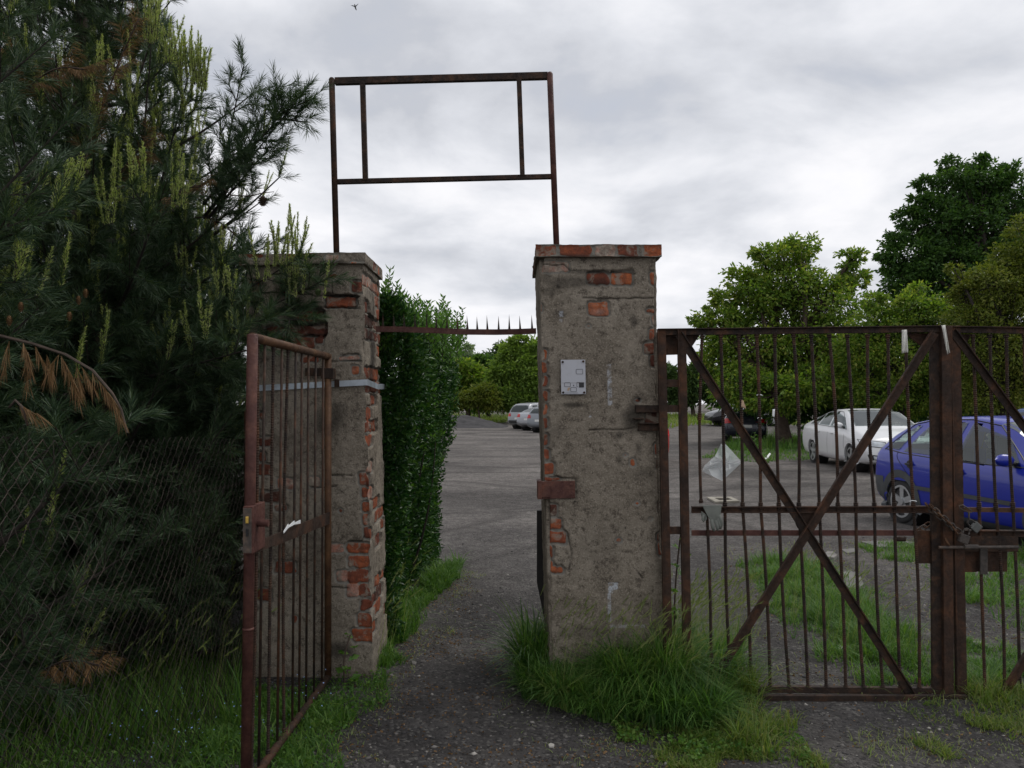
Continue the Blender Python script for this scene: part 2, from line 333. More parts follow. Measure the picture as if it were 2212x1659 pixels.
def face_fields(U, V, W, H, rects, cracks, stains, paints, sd):
    """U,V metres on the face -> offsets and masks"""
    nz = (fbm(U * 26, V * 26, sd=sd + 9) - .5) * .06 + (fbm(U * 9, V * 9, sd=sd + 19) - .5) * .05
    hole = np.zeros_like(U); brick = np.zeros_like(U); tone = np.full_like(U, .5); depth = np.zeros_like(U)
    for (u0, v0, u1, v1, tn, dp) in rects:
        cu, cv, hu, hv = (u0 + u1) / 2, (v0 + v1) / 2, abs(u1 - u0) / 2, abs(v1 - v0) / 2
        if hu < .02 and hv < .02: n_ = nz * .25
        elif hu < .04: n_ = nz * .4
        else: n_ = nz
        dd = np.maximum(np.abs(U - cu) - hu, np.abs(V - cv) - hv)
        q = np.maximum(np.abs(U - cu) - hu + .012, 0) ** 2 + np.maximum(np.abs(V - cv) - hv + .012, 0) ** 2
        dd = np.where((np.abs(U - cu) > hu - .012) & (np.abs(V - cv) > hv - .012), np.sqrt(q) - .012, dd) + n_ * .42
        hl = smooth01(.5 - (dd - .012) / .008); bk = smooth01(.5 - dd / .006)
        hole = np.maximum(hole, hl); tone = np.where(bk > brick, np.clip(tn + (fbm(U * 30, V * 30, sd=sd) - .5) * .35, 0, 1), tone)
        depth = np.maximum(depth, hl * dp); brick = np.maximum(brick, bk)
    h = (fbm(U * 7, V * 7, sd=sd) - .5) * .014 + (fbm(U * 40, V * 40, sd=sd + 2) - .5) * .007
    h = h - depth * 1.5 * (1 - .5 * brick) + hole * (1 - hole) * .018
    dirt = np.clip((fbm(U * 2.2, V * 1.4, sd=sd + 20) - .62) * 2.2, 0, .35)
    for cr in cracks:
        pts = [np.array(p) for p in cr]
        dmin = np.full_like(U, 9.)
        jit = (fbm(U * 14, V * 14, sd=sd + 5) - .5) * .02
        for a, b2 in zip(pts[:-1], pts[1:]):
            ab = b2 - a; t = np.clip(((U - a[0]) * ab[0] + (V - a[1]) * ab[1]) / (ab @ ab), 0, 1)
            dmin = np.minimum(dmin, np.hypot(U - a[0] - t * ab[0], V + jit - a[1] - t * ab[1]))
        k = np.clip(1 - dmin / .006, 0, 1); dirt = np.maximum(dirt, k * .9); h = h - k * .012
    for (cu, cv, ru, rv, st) in stains:
        k = np.clip(1.25 - np.hypot((U - cu) / ru, (V - cv) / rv) + (fbm(U * 9, V * 9, sd=sd + 7) - .5) * 1.1, 0, 1)
        dirt = np.maximum(dirt, smooth01(k) * st)
    paint = np.zeros_like(U)
    for (u0, v0, u1, v1, st) in paints:
        k = (U > u0) & (U < u1) & (V > v0) & (V < v1)
        paint = np.maximum(paint, k * st * smooth01((fbm(U * 45, V * 45, sd=sd + 30) - .33) * 5))
    return h, hole, brick, tone, dirt, paint
def make_pillar(t, cornersf, H, depth, faces, sd, step=.0058):
    """cornersf(z)->(x0,x1,yf): left x, right x and front y at height z. faces: dict side->(rects,cracks,stains,paints)"""
    vs, fs, A = [], [], {k: [] for k in ('hole', 'brick', 'tone', 'dirt', 'paint')}; off = 0
    for side in ('front', 'left', 'right', 'back'):
        rects, cracks, stains, paints = faces.get(side, ([], [], [], []))
        st = step if side != 'back' else .05
        x0, x1, yf = cornersf(0); Wd = (x1 - x0) if side in ('front', 'back') else depth
        nu, nv = max(4, int(Wd / st)), max(4, int(H / (step if side != 'back' else .05)))
        # same z rows for the three seen sides so their edges meet
        V, U = np.meshgrid(np.linspace(0, H, nv + 1), np.linspace(0, Wd, nu + 1), indexing='ij')
        h, hole, brick, tone, dirt, paint = face_fields(U, V, Wd, H, rects, cracks, stains, paints, sd + {'front': 0, 'left': 40, 'right': 80, 'back': 120}[side])
        e = np.minimum(U, Wd - U); h = h * np.clip(e / .015, 0, 1)
        # corner ids: FL 0, FR 1, BL 2, BR 3
        cl, cr = {'front': (0, 1), 'left': (2, 0), 'right': (1, 3), 'back': (3, 2)}[side]
        chl, chr_ = chipf(V, sd + 300 + cl), chipf(V, sd + 300 + cr)
        fl, fr = np.clip(1 - U / .035, 0, 1) ** 2, np.clip(1 - (Wd - U) / .035, 0, 1) ** 2
        inn = chl * fl + chr_ * fr; su = chl * fl - chr_ * fr
        hn = h - inn; UU = U + su
        X0, X1, YF = cornersf(V); tt = UU / Wd
        if side == 'front': P = np.stack([X0 + (X1 - X0) * tt, YF - hn, V], -1)
        elif side == 'back': P = np.stack([X1 + (X0 - X1) * tt, YF + depth + hn, V], -1)
        elif side == 'left': P = np.stack([X0 - hn, YF + depth * (1 - tt), V], -1)
        else: P = np.stack([X1 + hn, YF + depth * tt, V], -1)
        id_ = np.arange((nv + 1) * (nu + 1)).reshape(nv + 1, nu + 1) + off
        fs.append(np.stack([id_[:-1, :-1], id_[:-1, 1:], id_[1:, 1:], id_[1:, :-1]], -1).reshape(-1, 4))
        vs.append(P.reshape(-1, 3)); off += P.shape[0] * P.shape[1]
        for k, a in zip(A, (hole, brick, tone, dirt, paint)): A[k].append(a.ravel())
    V_ = np.concatenate(vs); F_ = np.concatenate(fs)
    o = obj('body', V_, F_, M['pillar'], t, smooth=True)
    for k in A:
        at_ = o.data.attributes.new(k, 'FLOAT', 'POINT'); at_.data.foreach_set('value', np.concatenate(A[k]).astype(np.float32))
    return o
def cap_mesh(t, x0, x1, y0, y1, zb0, zb1, th, rects, leftrects, sd, name='cap'):
    """flat capping course; zb0/zb1 underside heights at left and right"""
    vs, fs, A = [], [], {k: [] for k in ('hole', 'brick', 'tone', 'dirt', 'paint')}; off = 0
    W_, Dp = x1 - x0, y1 - y0; st = .006
    for side, (L, Hh) in {'front': (W_, th), 'left': (Dp, th), 'right': (Dp, th), 'top': (W_, Dp), 'bottom': (W_, Dp), 'back': (W_, th)}.items():
        s2 = st if side in ('front', 'left', 'right') else .03
        nu, nv = max(3, int(L / st)), max(3, int(Hh / s2)) if side in ('top', 'bottom') else 11
        V, U = np.meshgrid(np.linspace(0, Hh, nv + 1), np.linspace(0, L, nu + 1), indexing='ij')
        rc = {'front': rects, 'left': leftrects, 'right': leftrects}.get(side, [])
        h, hole, brick, tone, dirt, paint = face_fields(U, V, L, Hh, rc, [], [(L * .3, 0, .15, .02, .8), (L * .75, 0, .12, .02, .7)] if side in ('front', 'left', 'right') else [], [], sd + len(vs) * 17)
        e = np.minimum(np.minimum(U, L - U), np.minimum(V, Hh - V)); h = h * np.clip(e / .012, 0, 1)
        ed = np.clip(1 - e / .01, 0, 1) ** 2 * .004; hn = h * .8 - ed * 0
        if side == 'front': P = np.stack([x0 + U, y0 - hn, V], -1)
        elif side == 'back': P = np.stack([x1 - U, y1 + hn, V], -1)
        elif side == 'left': P = np.stack([x0 - hn, y1 - U, V], -1)
        elif side == 'right': P = np.stack([x1 + hn, y0 + U, V], -1)
        elif side == 'top': P = np.stack([x0 + U, y0 + V, th + hn], -1)
        else: P = np.stack([x0 + U, y1 - V, 0 * U], -1)
        z = zb0 + (zb1 - zb0) * (P[..., 0] - x0) / W_ + P[..., 2]
        z = z + (fbm(P[..., 0] * 12, P[..., 1] * 12, sd=sd + 70) - .5) * .010   # sagging, uneven edge
        P[..., 1] += (fbm(P[..., 0] * 14, P[..., 2] * 14 + 3, sd=sd + 71) - .5) * .012
        P = np.stack([P[..., 0] + (fbm(P[..., 1] * 14, P[..., 2] * 14, sd=sd + 72) - .5) * .012, P[..., 1], z], -1)
        id_ = np.arange((nv + 1) * (nu + 1)).reshape(nv + 1, nu + 1) + off
        fs.append(np.stack([id_[:-1, :-1], id_[:-1, 1:], id_[1:, 1:], id_[1:, :-1]], -1).reshape(-1, 4))
        vs.append(P.reshape(-1, 3)); off += P.shape[0] * P.shape[1]
        for k, a in zip(A, (hole, brick, tone, dirt, paint)): A[k].append(a.ravel())
    o = obj(name, np.concatenate(vs), np.concatenate(fs), M['pillar'], t, smooth=True)
    for k in A:
        at_ = o.data.attributes.new(k, 'FLOAT', 'POINT'); at_.data.foreach_set('value', np.concatenate(A[k]).astype(np.float32))
    return o
# ---- right pillar
DR = 4.40; SR = DR / F; HR = 2.407
def cR(z):
    k = (2.407 - np.asarray(z, float)) / 2.407
    xl = (1164.5 - CX) * SR + k * .062; xr = (1418.5 - CX) * SR + k * .060
    return xl, xr, DR + 0 * k
def z6(x, y): return (1094.5 + x * .2777, 506.9 + y * .2777)
def z7(x, y): return (1094.5 + x * .3124, 950.5 + y * .3124)
def uvR(px, py):
    z = CH - (py - HY) * SR; return ((px - CX) * SR - float(cR(z)[0]), z)
def rR(f, x0, y0, x1, y1, tone, dp=.012):
    a = uvR(*f(x0, y1)); b2 = uvR(*f(x1, y0)); return (a[0], a[1], b2[0], b2[1], tone, dp)
rects = [rR(z6, *q) for q in [(630, 300, 795, 385, .32), (815, 290, 980, 388, .72, .014), (635, 530, 790, 620, .82, .010),
    (1120, 295, 1180, 385, .6), (1085, 575, 1180, 605, .6), (1135, 625, 1180, 705, .92), (1110, 730, 1180, 820, .5), (1070, 840, 1180, 925, .42), (1120, 935, 1190, 1020, .15, .02),
    (245, 895, 312, 972, .62), (245, 995, 314, 1075, .6), (245, 1100, 318, 1185, .45), (250, 1212, 320, 1295, .58), (250, 1320, 316, 1400, .75), (250, 1425, 316, 1510, .45), (250, 1550, 318, 1635, .6),
    (245, 540, 270, 600, .5), (1085, 1385, 1200, 1465, .12, .02), (245, 215, 480, 285, .97, .004), (625, 703, 650, 718, .4, .004), (1000, 1280, 1040, 1300, .3, .01)]]
rects += [rR(z7, *q) for q in [(235, 65, 290, 140, .45), (235, 160, 325, 238, .55), (235, 258, 375, 285, .5), (245, 445, 350, 530, .12), (255, 545, 382, 620, .55), (250, 632, 412, 715, .55),
    (250, 735, 315, 815, .58), (262, 845, 315, 915, .72), (262, 885, 388, 917, .72), (1025, 30, 1085, 105, .45), (1040, 130, 1090, 205, .45), (1050, 430, 1090, 500, .4), (1045, 650, 1095, 700, .45), (1050, 715, 1100, 800, .5),
    (858, 130, 886, 178, .7, .004), (760, 682, 790, 708, .65, .004), (890, 432, 915, 445, .6, .004), (985, 538, 1005, 552, .6, .004), (805, 98, 835, 108, .85, .003)]]
cracks = [[uvR(*z6(*p)) for p in c] for c in [[(265, 225), (380, 235), (440, 225), (500, 280), (700, 285), (960, 290), (1000, 305)], [(600, 490), (800, 497), (1165, 492)], [(640, 1520), (1000, 1510)]]]
cracks += [[uvR(*z7(*p)) for p in c] for c in [[(330, 240), (380, 262), (478, 268), (482, 410)], [(385, 600), (420, 640), (450, 780), (430, 900)], [(900, 910), (940, 950)]]]
stains = []
for (x, y, rx, ry, s) in [(300, 330, 50, 60, .35), (400, 400, 20, 20, .8), (540, 370, 230, 50, .55), (330, 440, 60, 30, .4), (990, 680, 40, 60, .6), (525, 1325, 110, 22, .75), (980, 1440, 90, 130, .75), (350, 1530, 120, 60, .3), (690, 290, 250, 20, .6), (420, 620, 60, 40, .4), (870, 1560, 40, 40, .6), (1030, 1280, 16, 16, 1)]:
    u, v_ = uvR(*z6(x, y)); stains.append((u, v_, rx * .2777 * SR, ry * .2777 * SR, s))
for (x, y, rx, ry, s) in [(780, 140, 30, 60, .45), (910, 60, 30, 60, .5), (372, 155, 8, 8, 1.), (390, 510, 9, 9, 1.), (478, 609, 9, 9, 1.), (470, 425, 11, 8, 1.), (820, 608, 6, 6, 1.), (680, 335, 6, 6, 1.), (376, 647, 9, 9, 1.), (940, 230, 120, 60, .35), (640, 700, 200, 200, .18), (600, 1330, 300, 50, .35), (1050, 700, 30, 250, .4)]:
    u, v_ = uvR(*z7(x, y)); stains.append((u, v_, rx * .3124 * SR, ry * .3124 * SR, s))
paints = []
for f, q, s in [(z6, (790, 1010, 815, 1330), .45), (z6, (795, 1100, 812, 1180), .8), (z6, (800, 1270, 820, 1330), .7), (z7, (705, 985, 768, 1055), .8), (z7, (705, 1055, 720, 1325), .55), (z7, (715, 1275, 955, 1298), .35), (z6, (410, 590, 440, 640), .5), (z6, (410, 660, 435, 682), .6), (z6, (640, 1410, 655, 1440), .7)]:
    a = uvR(*f(q[0], q[3])); b2 = uvR(*f(q[2], q[1])); paints.append((a[0], a[1], b2[0], b2[1], s))
pr = thing('brick_pillar', 'right-hand gate pillar with grey render worn to red bricks, information plate on its front', 'pillar', (.5, 4.7, 0))
lf = [(random.uniform(.3, .62), z, .66, z + .065, random.choice([.3, .45, .6]), .012) for z in np.arange(.9, 1.9, .15)]
make_pillar(pr, cR, HR, .70, {'front': (rects, cracks, stains, paints), 'left': ([], [[(.3, .2), (.33, 1.2), (.28, 2.3)], [(.5, .4), (.48, 1.7)]], [(.35, 1.3, .12, .8, .35)], [])}, 11)
wR = (1430 - 1158) * 4.37 / F
capr = [((x0 - 228) * .2777 * SR, .002, (x1 - 228) * .2777 * SR, .064, t_, .010) for x0, x1, t_ in [(225, 392, .45), (412, 660, .52), (688, 850, .97), (864, 1012, .36), (1062, 1210, .66)]]
cap_mesh(pr, (1158 - CX) * 4.37 / F, (1430 - CX) * 4.37 / F, 4.365, 5.13, 2.402, 2.402, .066, capr, [(i * .13 + .008, .002, i * .13 + .122, .064, .2 + .1 * (i % 3), .008) for i in range(6)], 31)
mb = MB(); q = [at(*z7(228, 288), 4.385), at(*z7(472, 283), 4.385), at(*z7(475, 403), 4.385), at(*z7(245, 408), 4.385)]
mb.hexa([q[3], q[2], q[1], q[0]], (0, .03, 0)); mb.tube([q[1] + Vector((-.02, -.004, -.02)), q[1] + Vector((-.02, .01, -.02))], .009, 8); mb.tube([q[2] + Vector((-.02, -.004, .02)), q[2] + Vector((-.02, .01, .02))], .007, 8)
mb.box((q[0].x - .012, 4.37, q[3].z), (q[0].x + .012, 4.5, q[0].z + .004)); mb.box((q[0].x + .01, 4.376, q[0].z - .085), (q[0].x + .06, 4.386, q[0].z - .02))
mb.build('latch_plate', M['rust_red'], pr, bevel=.002)
# hinge brackets let into the pillar
mb = MB()
def qbox(mb, x0, y0, x1, y1, D, dp): mb.hexa([at(x0, y1, D), at(x1, y1, D), at(x1, y0, D), at(x0, y0, D)], (0, dp, 0))
qbox(mb, 1373, 875, 1424, 891, 4.372, .05); qbox(mb, 1370, 903, 1392, 906, 4.36, .05); qbox(mb, 1379, 916, 1425, 931, 4.372, .05); qbox(mb, 1380, 913.5, 1426, 916, 4.355, .07)
mb.build('hinge_bracket', M['rust_dark'], pr, bevel=.002)
# ---- information plate
sg = thing('information_plate', 'small white metal plate with rounded boxes and a black square on the right pillar', 'sign', tuple(at(1238, 815, 4.38)))
def z8(x, y): return ((2050 + x * .13263) / 1.736, (1300 + y * .13263) / 1.736)
m, nt, b, _ = newmat('white_enamel'); co = coord(nt)
c = mixc(nt, ramp(nt, noise(nt, co, 30, 5), [(.5, (0,) * 3), (.75, (.25,) * 3)]), (.44, .45, .49), (.34, .33, .33)); nt.links.new(c, b.inputs['Base Color']); setsock(b, Roughness=.35)
mb = MB(); mb.hexa([at(*z8(415, 1345), 4.380), at(*z8(1110, 1340), 4.380), at(*z8(1090, 367), 4.380), at(*z8(400, 372), 4.380)], (0, .010, 0)); mb.build('plate', m, sg)
def rrect(mb, x0, y0, x1, y1, wd, D, openr=False):
    r = 22; P = []
    for (cx, cy, a0) in ((x0 + r, y0 + r, 180), (x1 - r, y0 + r, 270), (x1 - r, y1 - r, 0), (x0 + r, y1 - r, 90)):
        for k in range(4): a = R(a0 + 30 * k); P.append((cx + r * math.cos(a), cy + r * math.sin(a), math.cos(a), math.sin(a)))
    n = len(P); v = [at(*z8(x, y), D) for x, y, _, _ in P] + [at(*z8(x - c * wd, y - s * wd), D) for x, y, c, s in P]
    mb.add(v, [(i, (i + 1) % n, (i + 1) % n + n, i + n) for i in range(n)])
ink = m_plain('black_ink', (.02, .02, .025), .5, bmp=0)
for (x0, y0, x1, y1) in ((828, 632, 1026, 778), (500, 1012, 675, 1138), (675, 1148, 848, 1276)):
    mb = MB(); rrect(mb, x0, y0, x1, y1, 11, 4.378); mb.build('printed_box', ink, sg)
mb = MB(); mb.hexa([at(*z8(916, 1158), 4.3780), at(*z8(1055, 1152), 4.3780), at(*z8(1055, 1008), 4.3780), at(*z8(914, 1008), 4.3780)], (0, .001, 0)); mb.build('black_square', ink, sg)
mb = MB()
for (x0, y0, x1, y1) in ((848, 1008, 858, 1135), (848, 1006, 914, 1016), (848, 1128, 890, 1137), (750, 1078, 775, 1120), (530, 1305, 890, 1313)):
    mb.add([at(*z8(x0, y1), 4.3782), at(*z8(x1, y1), 4.3782), at(*z8(x1, y0), 4.3782), at(*z8(x0, y0), 4.3782)], [(0, 1, 2, 3)])
mb.build('printed_marks', ink, sg)
mb = MB(); mb.add([at(*z8(420, 1030), 4.3784), at(*z8(1100, 1030), 4.3784), at(*z8(1100, 1020), 4.3784), at(*z8(420, 1020), 4.3784)], [(0, 1, 2, 3)]); mb.build('scratch', m_plain('grey_scratch', (.25, .24, .24), .7), sg)
mb = MB(); mb.prism([at(*z8(x, y), 4.374) for x, y in ((590, 1240), (615, 1255), (665, 1180), (650, 1150), (610, 1160), (590, 1200))], (0, .004, 0)); mb.build('paint_chip', M['brownpaper'], sg)
for (x, y) in ((455, 433), (1037, 415), (470, 1295), (1063, 1295)):
    mb = MB(); p = at(*z8(x, y), 4.372); mb.tube([p, p + Vector((0, .010, 0))], .0062, 10); mb.build('screw', M['rust_dark'], sg)
# ---- left pillar
DL = 4.60; SL = DL / F; HL = 2.40
def cL(z):
    k = (2.40 - np.asarray(z, float)) / 2.40
    return (531 - CX) * SL + k * .01, (785.5 - CX) * SL + k * .056, DL + 0 * k
def z4(x, y): return (489.6 + x * .2344, 489.6 + y * .2344)
def z5(x, y): return (489.6 + x * .3472, 864 + y * .3472)
def uvL(px, py): z = CH - (py - HY) * SL; return ((px - CX) * SL - float(cL(z)[0]), z)
def rL(f, x0, y0, x1, y1, tone, dp=.012): a = uvL(*f(x0, y1)); b2 = uvL(*f(x1, y0)); return (a[0], a[1], b2[0], b2[1], tone, dp)
rects = [rL(z4, *q) for q in [(945, 640, 1245, 740, .5, .035), (640, 765, 825, 878, .52, .016), (832, 770, 930, 862, .05, .04), (560, 890, 945, 1000, .22, .055), (370, 930, 525, 1000, .2, .02),
    (400, 1012, 640, 1100, .36, .016), (645, 1012, 835, 1112, .36, .016), (845, 1010, 920, 1075, .2), (700, 1190, 870, 1245, .4), (1200, 1285, 1270, 1360, .82, .004), (1090, 1195, 1285, 1230, .97, .005), (1210, 500, 1320, 600, .34, .016), (980, 440, 1070, 468, .3, .003), (190, 500, 300, 620, .5), (540, 500, 600, 620, .3)]]
rects += [rL(z5, *q) for q in [(845, 455, 930, 530, .42), (858, 545, 930, 608, .5), (862, 635, 930, 695, .6), (862, 712, 930, 780, .55), (868, 792, 940, 860, .3), (755, 890, 940, 960, .58), (762, 967, 945, 1045, .58), (690, 1062, 760, 1130, .92, .006), (765, 1058, 945, 1135, .4),
    (755, 1148, 830, 1225, .92, .008), (835, 1148, 945, 1225, .38), (840, 1243, 945, 1308, .4), (822, 1335, 945, 1410, .55), (787, 1430, 935, 1500, .58), (205, 80, 228, 120, .5), (200, 235, 275, 290, .3), (200, 325, 240, 380, .35), (195, 405, 275, 470, .32),
    (320, 490, 420, 555, .93, .006), (520, 480, 590, 540, .93, .004), (300, 1005, 430, 1075, .38), (190, 1180, 275, 1255, .35), (405, 1345, 440, 1390, .45, .005), (200, 570, 330, 640, .05, .015), (300, 655, 370, 690, .5), (715, 678, 735, 700, .5, .004), (640, 895, 740, 955, .94, .005)]]
cracks = [[uvL(*z4(*p)) for p in c] for c in [[(620, 620), (900, 632), (1050, 625), (1290, 640)], [(850, 745), (1100, 735), (1290, 760)], [(860, 770), (940, 870), (930, 1020)], [(1090, 1195), (1160, 1170), (1270, 1180)], [(980, 1238), (1300, 1240)], [(1020, 480), (1020, 600)]]]
cracks += [[uvL(*z5(*p)) for p in c] for c in [[(650, 465), (800, 470)], [(540, 545), (700, 535)], [(770, 880), (850, 885), (870, 850)], [(640, 1160), (760, 1165)]]]
stains = []
for (x, y, rx, ry, s) in [(650, 110, 110, 100, .62), (700, 60, 90, 60, .5), (400, 300, 200, 200, .2), (680, 1560, 120, 60, .7), (560, 1000, 60, 300, .25)]:
    u, v_ = uvL(*z5(x, y)); stains.append((u, v_, rx * .3472 * SL, ry * .3472 * SL, s))
for (x, y, rx, ry, s) in [(780, 900, 180, 18, 1.), (1100, 628, 220, 12, 1.), (600, 380, 120, 60, .5), (800, 990, 260, 8, .9), (1250, 540, 30, 60, .6)]:
    u, v_ = uvL(*z4(x, y)); stains.append((u, v_, rx * .2344 * SL, ry * .2344 * SL, s))
plf = thing('brick_pillar', 'left-hand gate pillar with broken render and a galvanised strap, beside the pine tree', 'pillar', (-1.15, 4.9, 0))
rf = []
for i, z in enumerate(np.arange(.25, 2.3, .0785)):
    for (a, b2) in (((-.02, .10), (.12, .36), (.375, .53)) if i % 2 else ((-.02, .16), (.175, .42), (.435, .55))):
        if random.random() < (.42 if z < 1.85 else .75): rf.append((a, z, b2, z + .062, random.choice([.08, .3, .4, .5, .6, .92]), random.uniform(.006, .025)))
make_pillar(plf, cL, HL, .56, {'front': (rects, cracks, stains, []), 'right': (rf, [[(.2, .3), (.24, 1.2), (.2, 2.2)]], [(.25, 1.9, .14, .35, .8), (.3, 2.2, .05, .3, .7)], [])}, 57)
capl = [((x0 - 118) * .2344 * SL, v0, (x1 - 118) * .2344 * SL, v1, t_, dp) for x0, x1, v0, v1, t_, dp in [(115, 330, .045, .07, .42, .006), (570, 740, .032, .075, .55, .012), (745, 820, .045, .075, .5, .01), (113, 150, .0, .07, .4, .006), (1130, 1275, .0, .005, .6, .004), (910, 1030, .02, .05, .98, .003)]]
cap_mesh(plf, (516.6 - CX) * 4.57 / F, (788.5 - CX) * 4.57 / F, 4.565, 5.20, 2.388, 2.402, .062, capl, [(.45, .0, .53, .066, .6, .006), (.3, .01, .4, .066, .3, .008)], 91)
# strap: flat band round the pillar
mb = MB(); y0s, y1s = 4.588, 4.588
pf = [at(556, 838.5, 4.585), at(640, 834, 4.585), at(700, 830.5, 4.585), at(790, 826, 4.583)]
xr_ = float(cL(1.68)[1]) + .008
pf += [Vector((xr_, 4.60, pf[-1].z)), Vector((xr_ + .012, 4.88, pf[-1].z - .018)), Vector((xr_ + .004, 5.17, pf[-1].z - .012))]
pf = [Vector((-1.535, 4.585, pf[0].z))] + pf
for a, b2 in zip(pf[:-1], pf[1:]): mb.hexa([a + Vector((0, 0, -.017)), b2 + Vector((0, 0, -.017)), b2 + Vector((0, 0, .017)), a + Vector((0, 0, .017))], (0, .003, 0) if abs(a.y - b2.y) < .03 else (-.003, 0, 0))
p = at(1016 * .2344 + 489.6, 827.5, 4.580); mb.build('strap', M['galv'], plf)
mb = MB(); mb.box((p.x - .014, 4.578, p.z - .022), (p.x + .014, 4.586, p.z + .022)); mb.build('strap_buckle', M['rust'], plf)
# wall hinge of the wicket gate
mb = MB(); qbox(mb, 659, 795, 700, 812, 4.585, .03); mb.build('hinge_bracket', M['rust_dark'], plf)
# board leaning behind the right pillar
mb = MB(); mb.prism([at(x, y, 5.14) for x, y in ((1160, 1103), (1176, 1103), (1176, 1340), (1170, 1310), (1160, 1260))], (0, .05, 0)); tag(mb.build('old_board', M['darkwood']), 'black board leaning against the back of the right pillar', 'board')

# ================================================================== SIGN FRAME on the pillars
t = thing('empty_sign_frame', 'rusty empty steel sign frame standing on top of both pillars against the sky', 'sign frame', (-.4, 4.9, 2.45))
for a, b2, nm, mt in (((727.5, 545), (716.5, 168), 'post', 'rust'), ((1203.5, 536), (1187.5, 156), 'post', 'rust_red')):
    mb = MB(); A, B = at(*a, 4.9), at(*b2, 4.9); A.z = min(A.z, 2.462)
    mb.tube([A, B - (B - A).normalized() * .01, B], [.0185, .0185, .012], 14); mb.build(nm, M[mt], t, smooth=True)
def angle_bar(mb, a, b2, wd, dp, side):  # L-section
    a, b2 = Vector(a), Vector(b2); tdir = (b2 - a).normalized(); r = tdir.cross(Vector((0, 1, 0))).normalized()
    mb.beam(a, b2, wd, .005); mb.beam(a + r * side * (wd / 2 - .0025) + Vector((0, dp / 2 + .0026, 0)), b2 + r * side * (wd / 2 - .0025) + Vector((0, dp / 2 + .0026, 0)), .005, dp)
for a, b2, nm, wd in (((723, 174), (1183, 162), 'top_rail', .040), ((725, 391.5), (1194, 380), 'bottom_rail', .026)):
    mb = MB(); angle_bar(mb, at(*a, 4.9), at(*b2, 4.9), wd, .03, -1 if nm == 'top_rail' else -1); mb.build(nm, M['rust_dark'], t)
for a, b2 in (((782.5, 180), (788.5, 388)), ((1121, 170), (1128.5, 379))):
    mb = MB(); angle_bar(mb, at(*a, 4.893), at(*b2, 4.893), .030, .03, 1); mb.build('upright', M['rust_dark'], t)
# ================================================================== SPIKED BAR
t = thing('spiked_bar', 'sagging rusty bar with a row of upright spikes between the two pillars', 'spiked bar', (-.3, 4.85, 2.0))
tops = [(813, 705), (870, 705.5), (940, 708), (1007, 711), (1070, 711.5), (1120, 710.5), (1158, 709)]
mb = MB(); Db = 4.85
for a, b2 in zip(tops[:-1], tops[1:]):
    A, B = at(a[0], a[1] + 6, Db), at(b2[0] + .3, b2[1] + 6, Db); mb.beam(A, B, .034, .012)
mb.build('bar', M['rust_red'], t)
tx = np.array([p[0] for p in tops]); ty = np.array([p[1] for p in tops])
for i, x in enumerate([826.7, 850.6, 873, 896.3, 921.6, 942, 965.4, 987.7, 1009.6, 1030.6, 1052.5, 1076.8, 1099.7, 1123.2, 1149]):
    y = float(np.interp(x, tx, ty)); L = 30 * random.uniform(.92, 1.08)
    A, B = at(x + .5, y + 1, Db), at(x + random.uniform(-1.5, .5), y - L, Db); mb = MB()
    mb.add([A + Vector((-.007, -.004, 0)), A + Vector((.007, -.004, 0)), A + Vector((.007, .004, 0)), A + Vector((-.007, .004, 0)), B], [(0, 1, 4), (1, 2, 4), (2, 3, 4), (3, 0, 4), (3, 2, 1, 0)])
    mb.build('spike', M['rust_dark'], t)
# ================================================================== WICKET GATE (open)
t = thing('wicket_gate', 'narrow rusty wicket gate swung open in front of the left pillar', 'gate', (-1.04, 4.5, 0))
Dh, Df = 4.50, 3.19
def wg(D, z): return Vector((-1.04, D, z))
def zt(D): return CH + (870 - 768) * 4.5 / F
ZT = CH + (870 - 726) * Df / F
fp0, fp1 = Vector((-1.067, Df, .03)), at(545.5, 722, Df)
mb = MB(); mb.tube([fp0, fp1 - Vector((0, 0, .004)), fp1], [.0215, .0215, .018], 16); c_ = fp0.lerp(fp1, .36); mb.tube([c_ - Vector((0, 0, .006)), c_, c_ + Vector((0, 0, .006))], [.022, .0245, .022], 16); mb.build('lock_post', M['rust_red'], t, smooth=True)
hp0, hp1 = wg(Dh, .05), wg(Dh, CH + (870 - 765) * Dh / F)
mb = MB(); mb.tube([hp0, hp1], .0195, 16); mb.build('hinge_post', M['rust_ochre'], t, smooth=True)
mb = MB(); mb.tube([Vector((-1.04, Df, ZT - .005)), wg(Dh, ZT - .005)], .0195, 16)
for k in (.47, .75): D = Df + (Dh - Df) * k; mb.tube([wg(D - .004, ZT - .005), wg(D + .004, ZT - .005)], .021, 12)
mb.build('top_rail', M['rust_ochre'], t, smooth=True)
mb = MB(); mb.tube([Vector((-1.064, Df, .055)), wg(Dh, .05)], .0185, 16); mb.build('bottom_rail', M['rust'], t, smooth=True)
zm = CH - (1154 - HY) * 3.7 / F
def zmid(D): return CH - (1190 - HY) * 3.22 / F + (D - 3.22) * ((CH - (1120 - HY) * 4.45 / F) - (CH - (1190 - HY) * 3.22 / F)) / 1.23
A, B = Vector((-1.048, Df + .02, zmid(Df) + .0)), wg(Dh - .015, zmid(Dh))
mb = MB(); mb.beam(A + Vector((.012, 0, .012)), B + Vector((.012, 0, .012)), .006, .045, (0, 0, 1)); mb.beam(A + Vector((.012, .25, -.016)) , B + Vector((.012, 0, -.022)), .004, .022, (0, 0, 1)); mb.build('mid_rail', M['rust'], t)
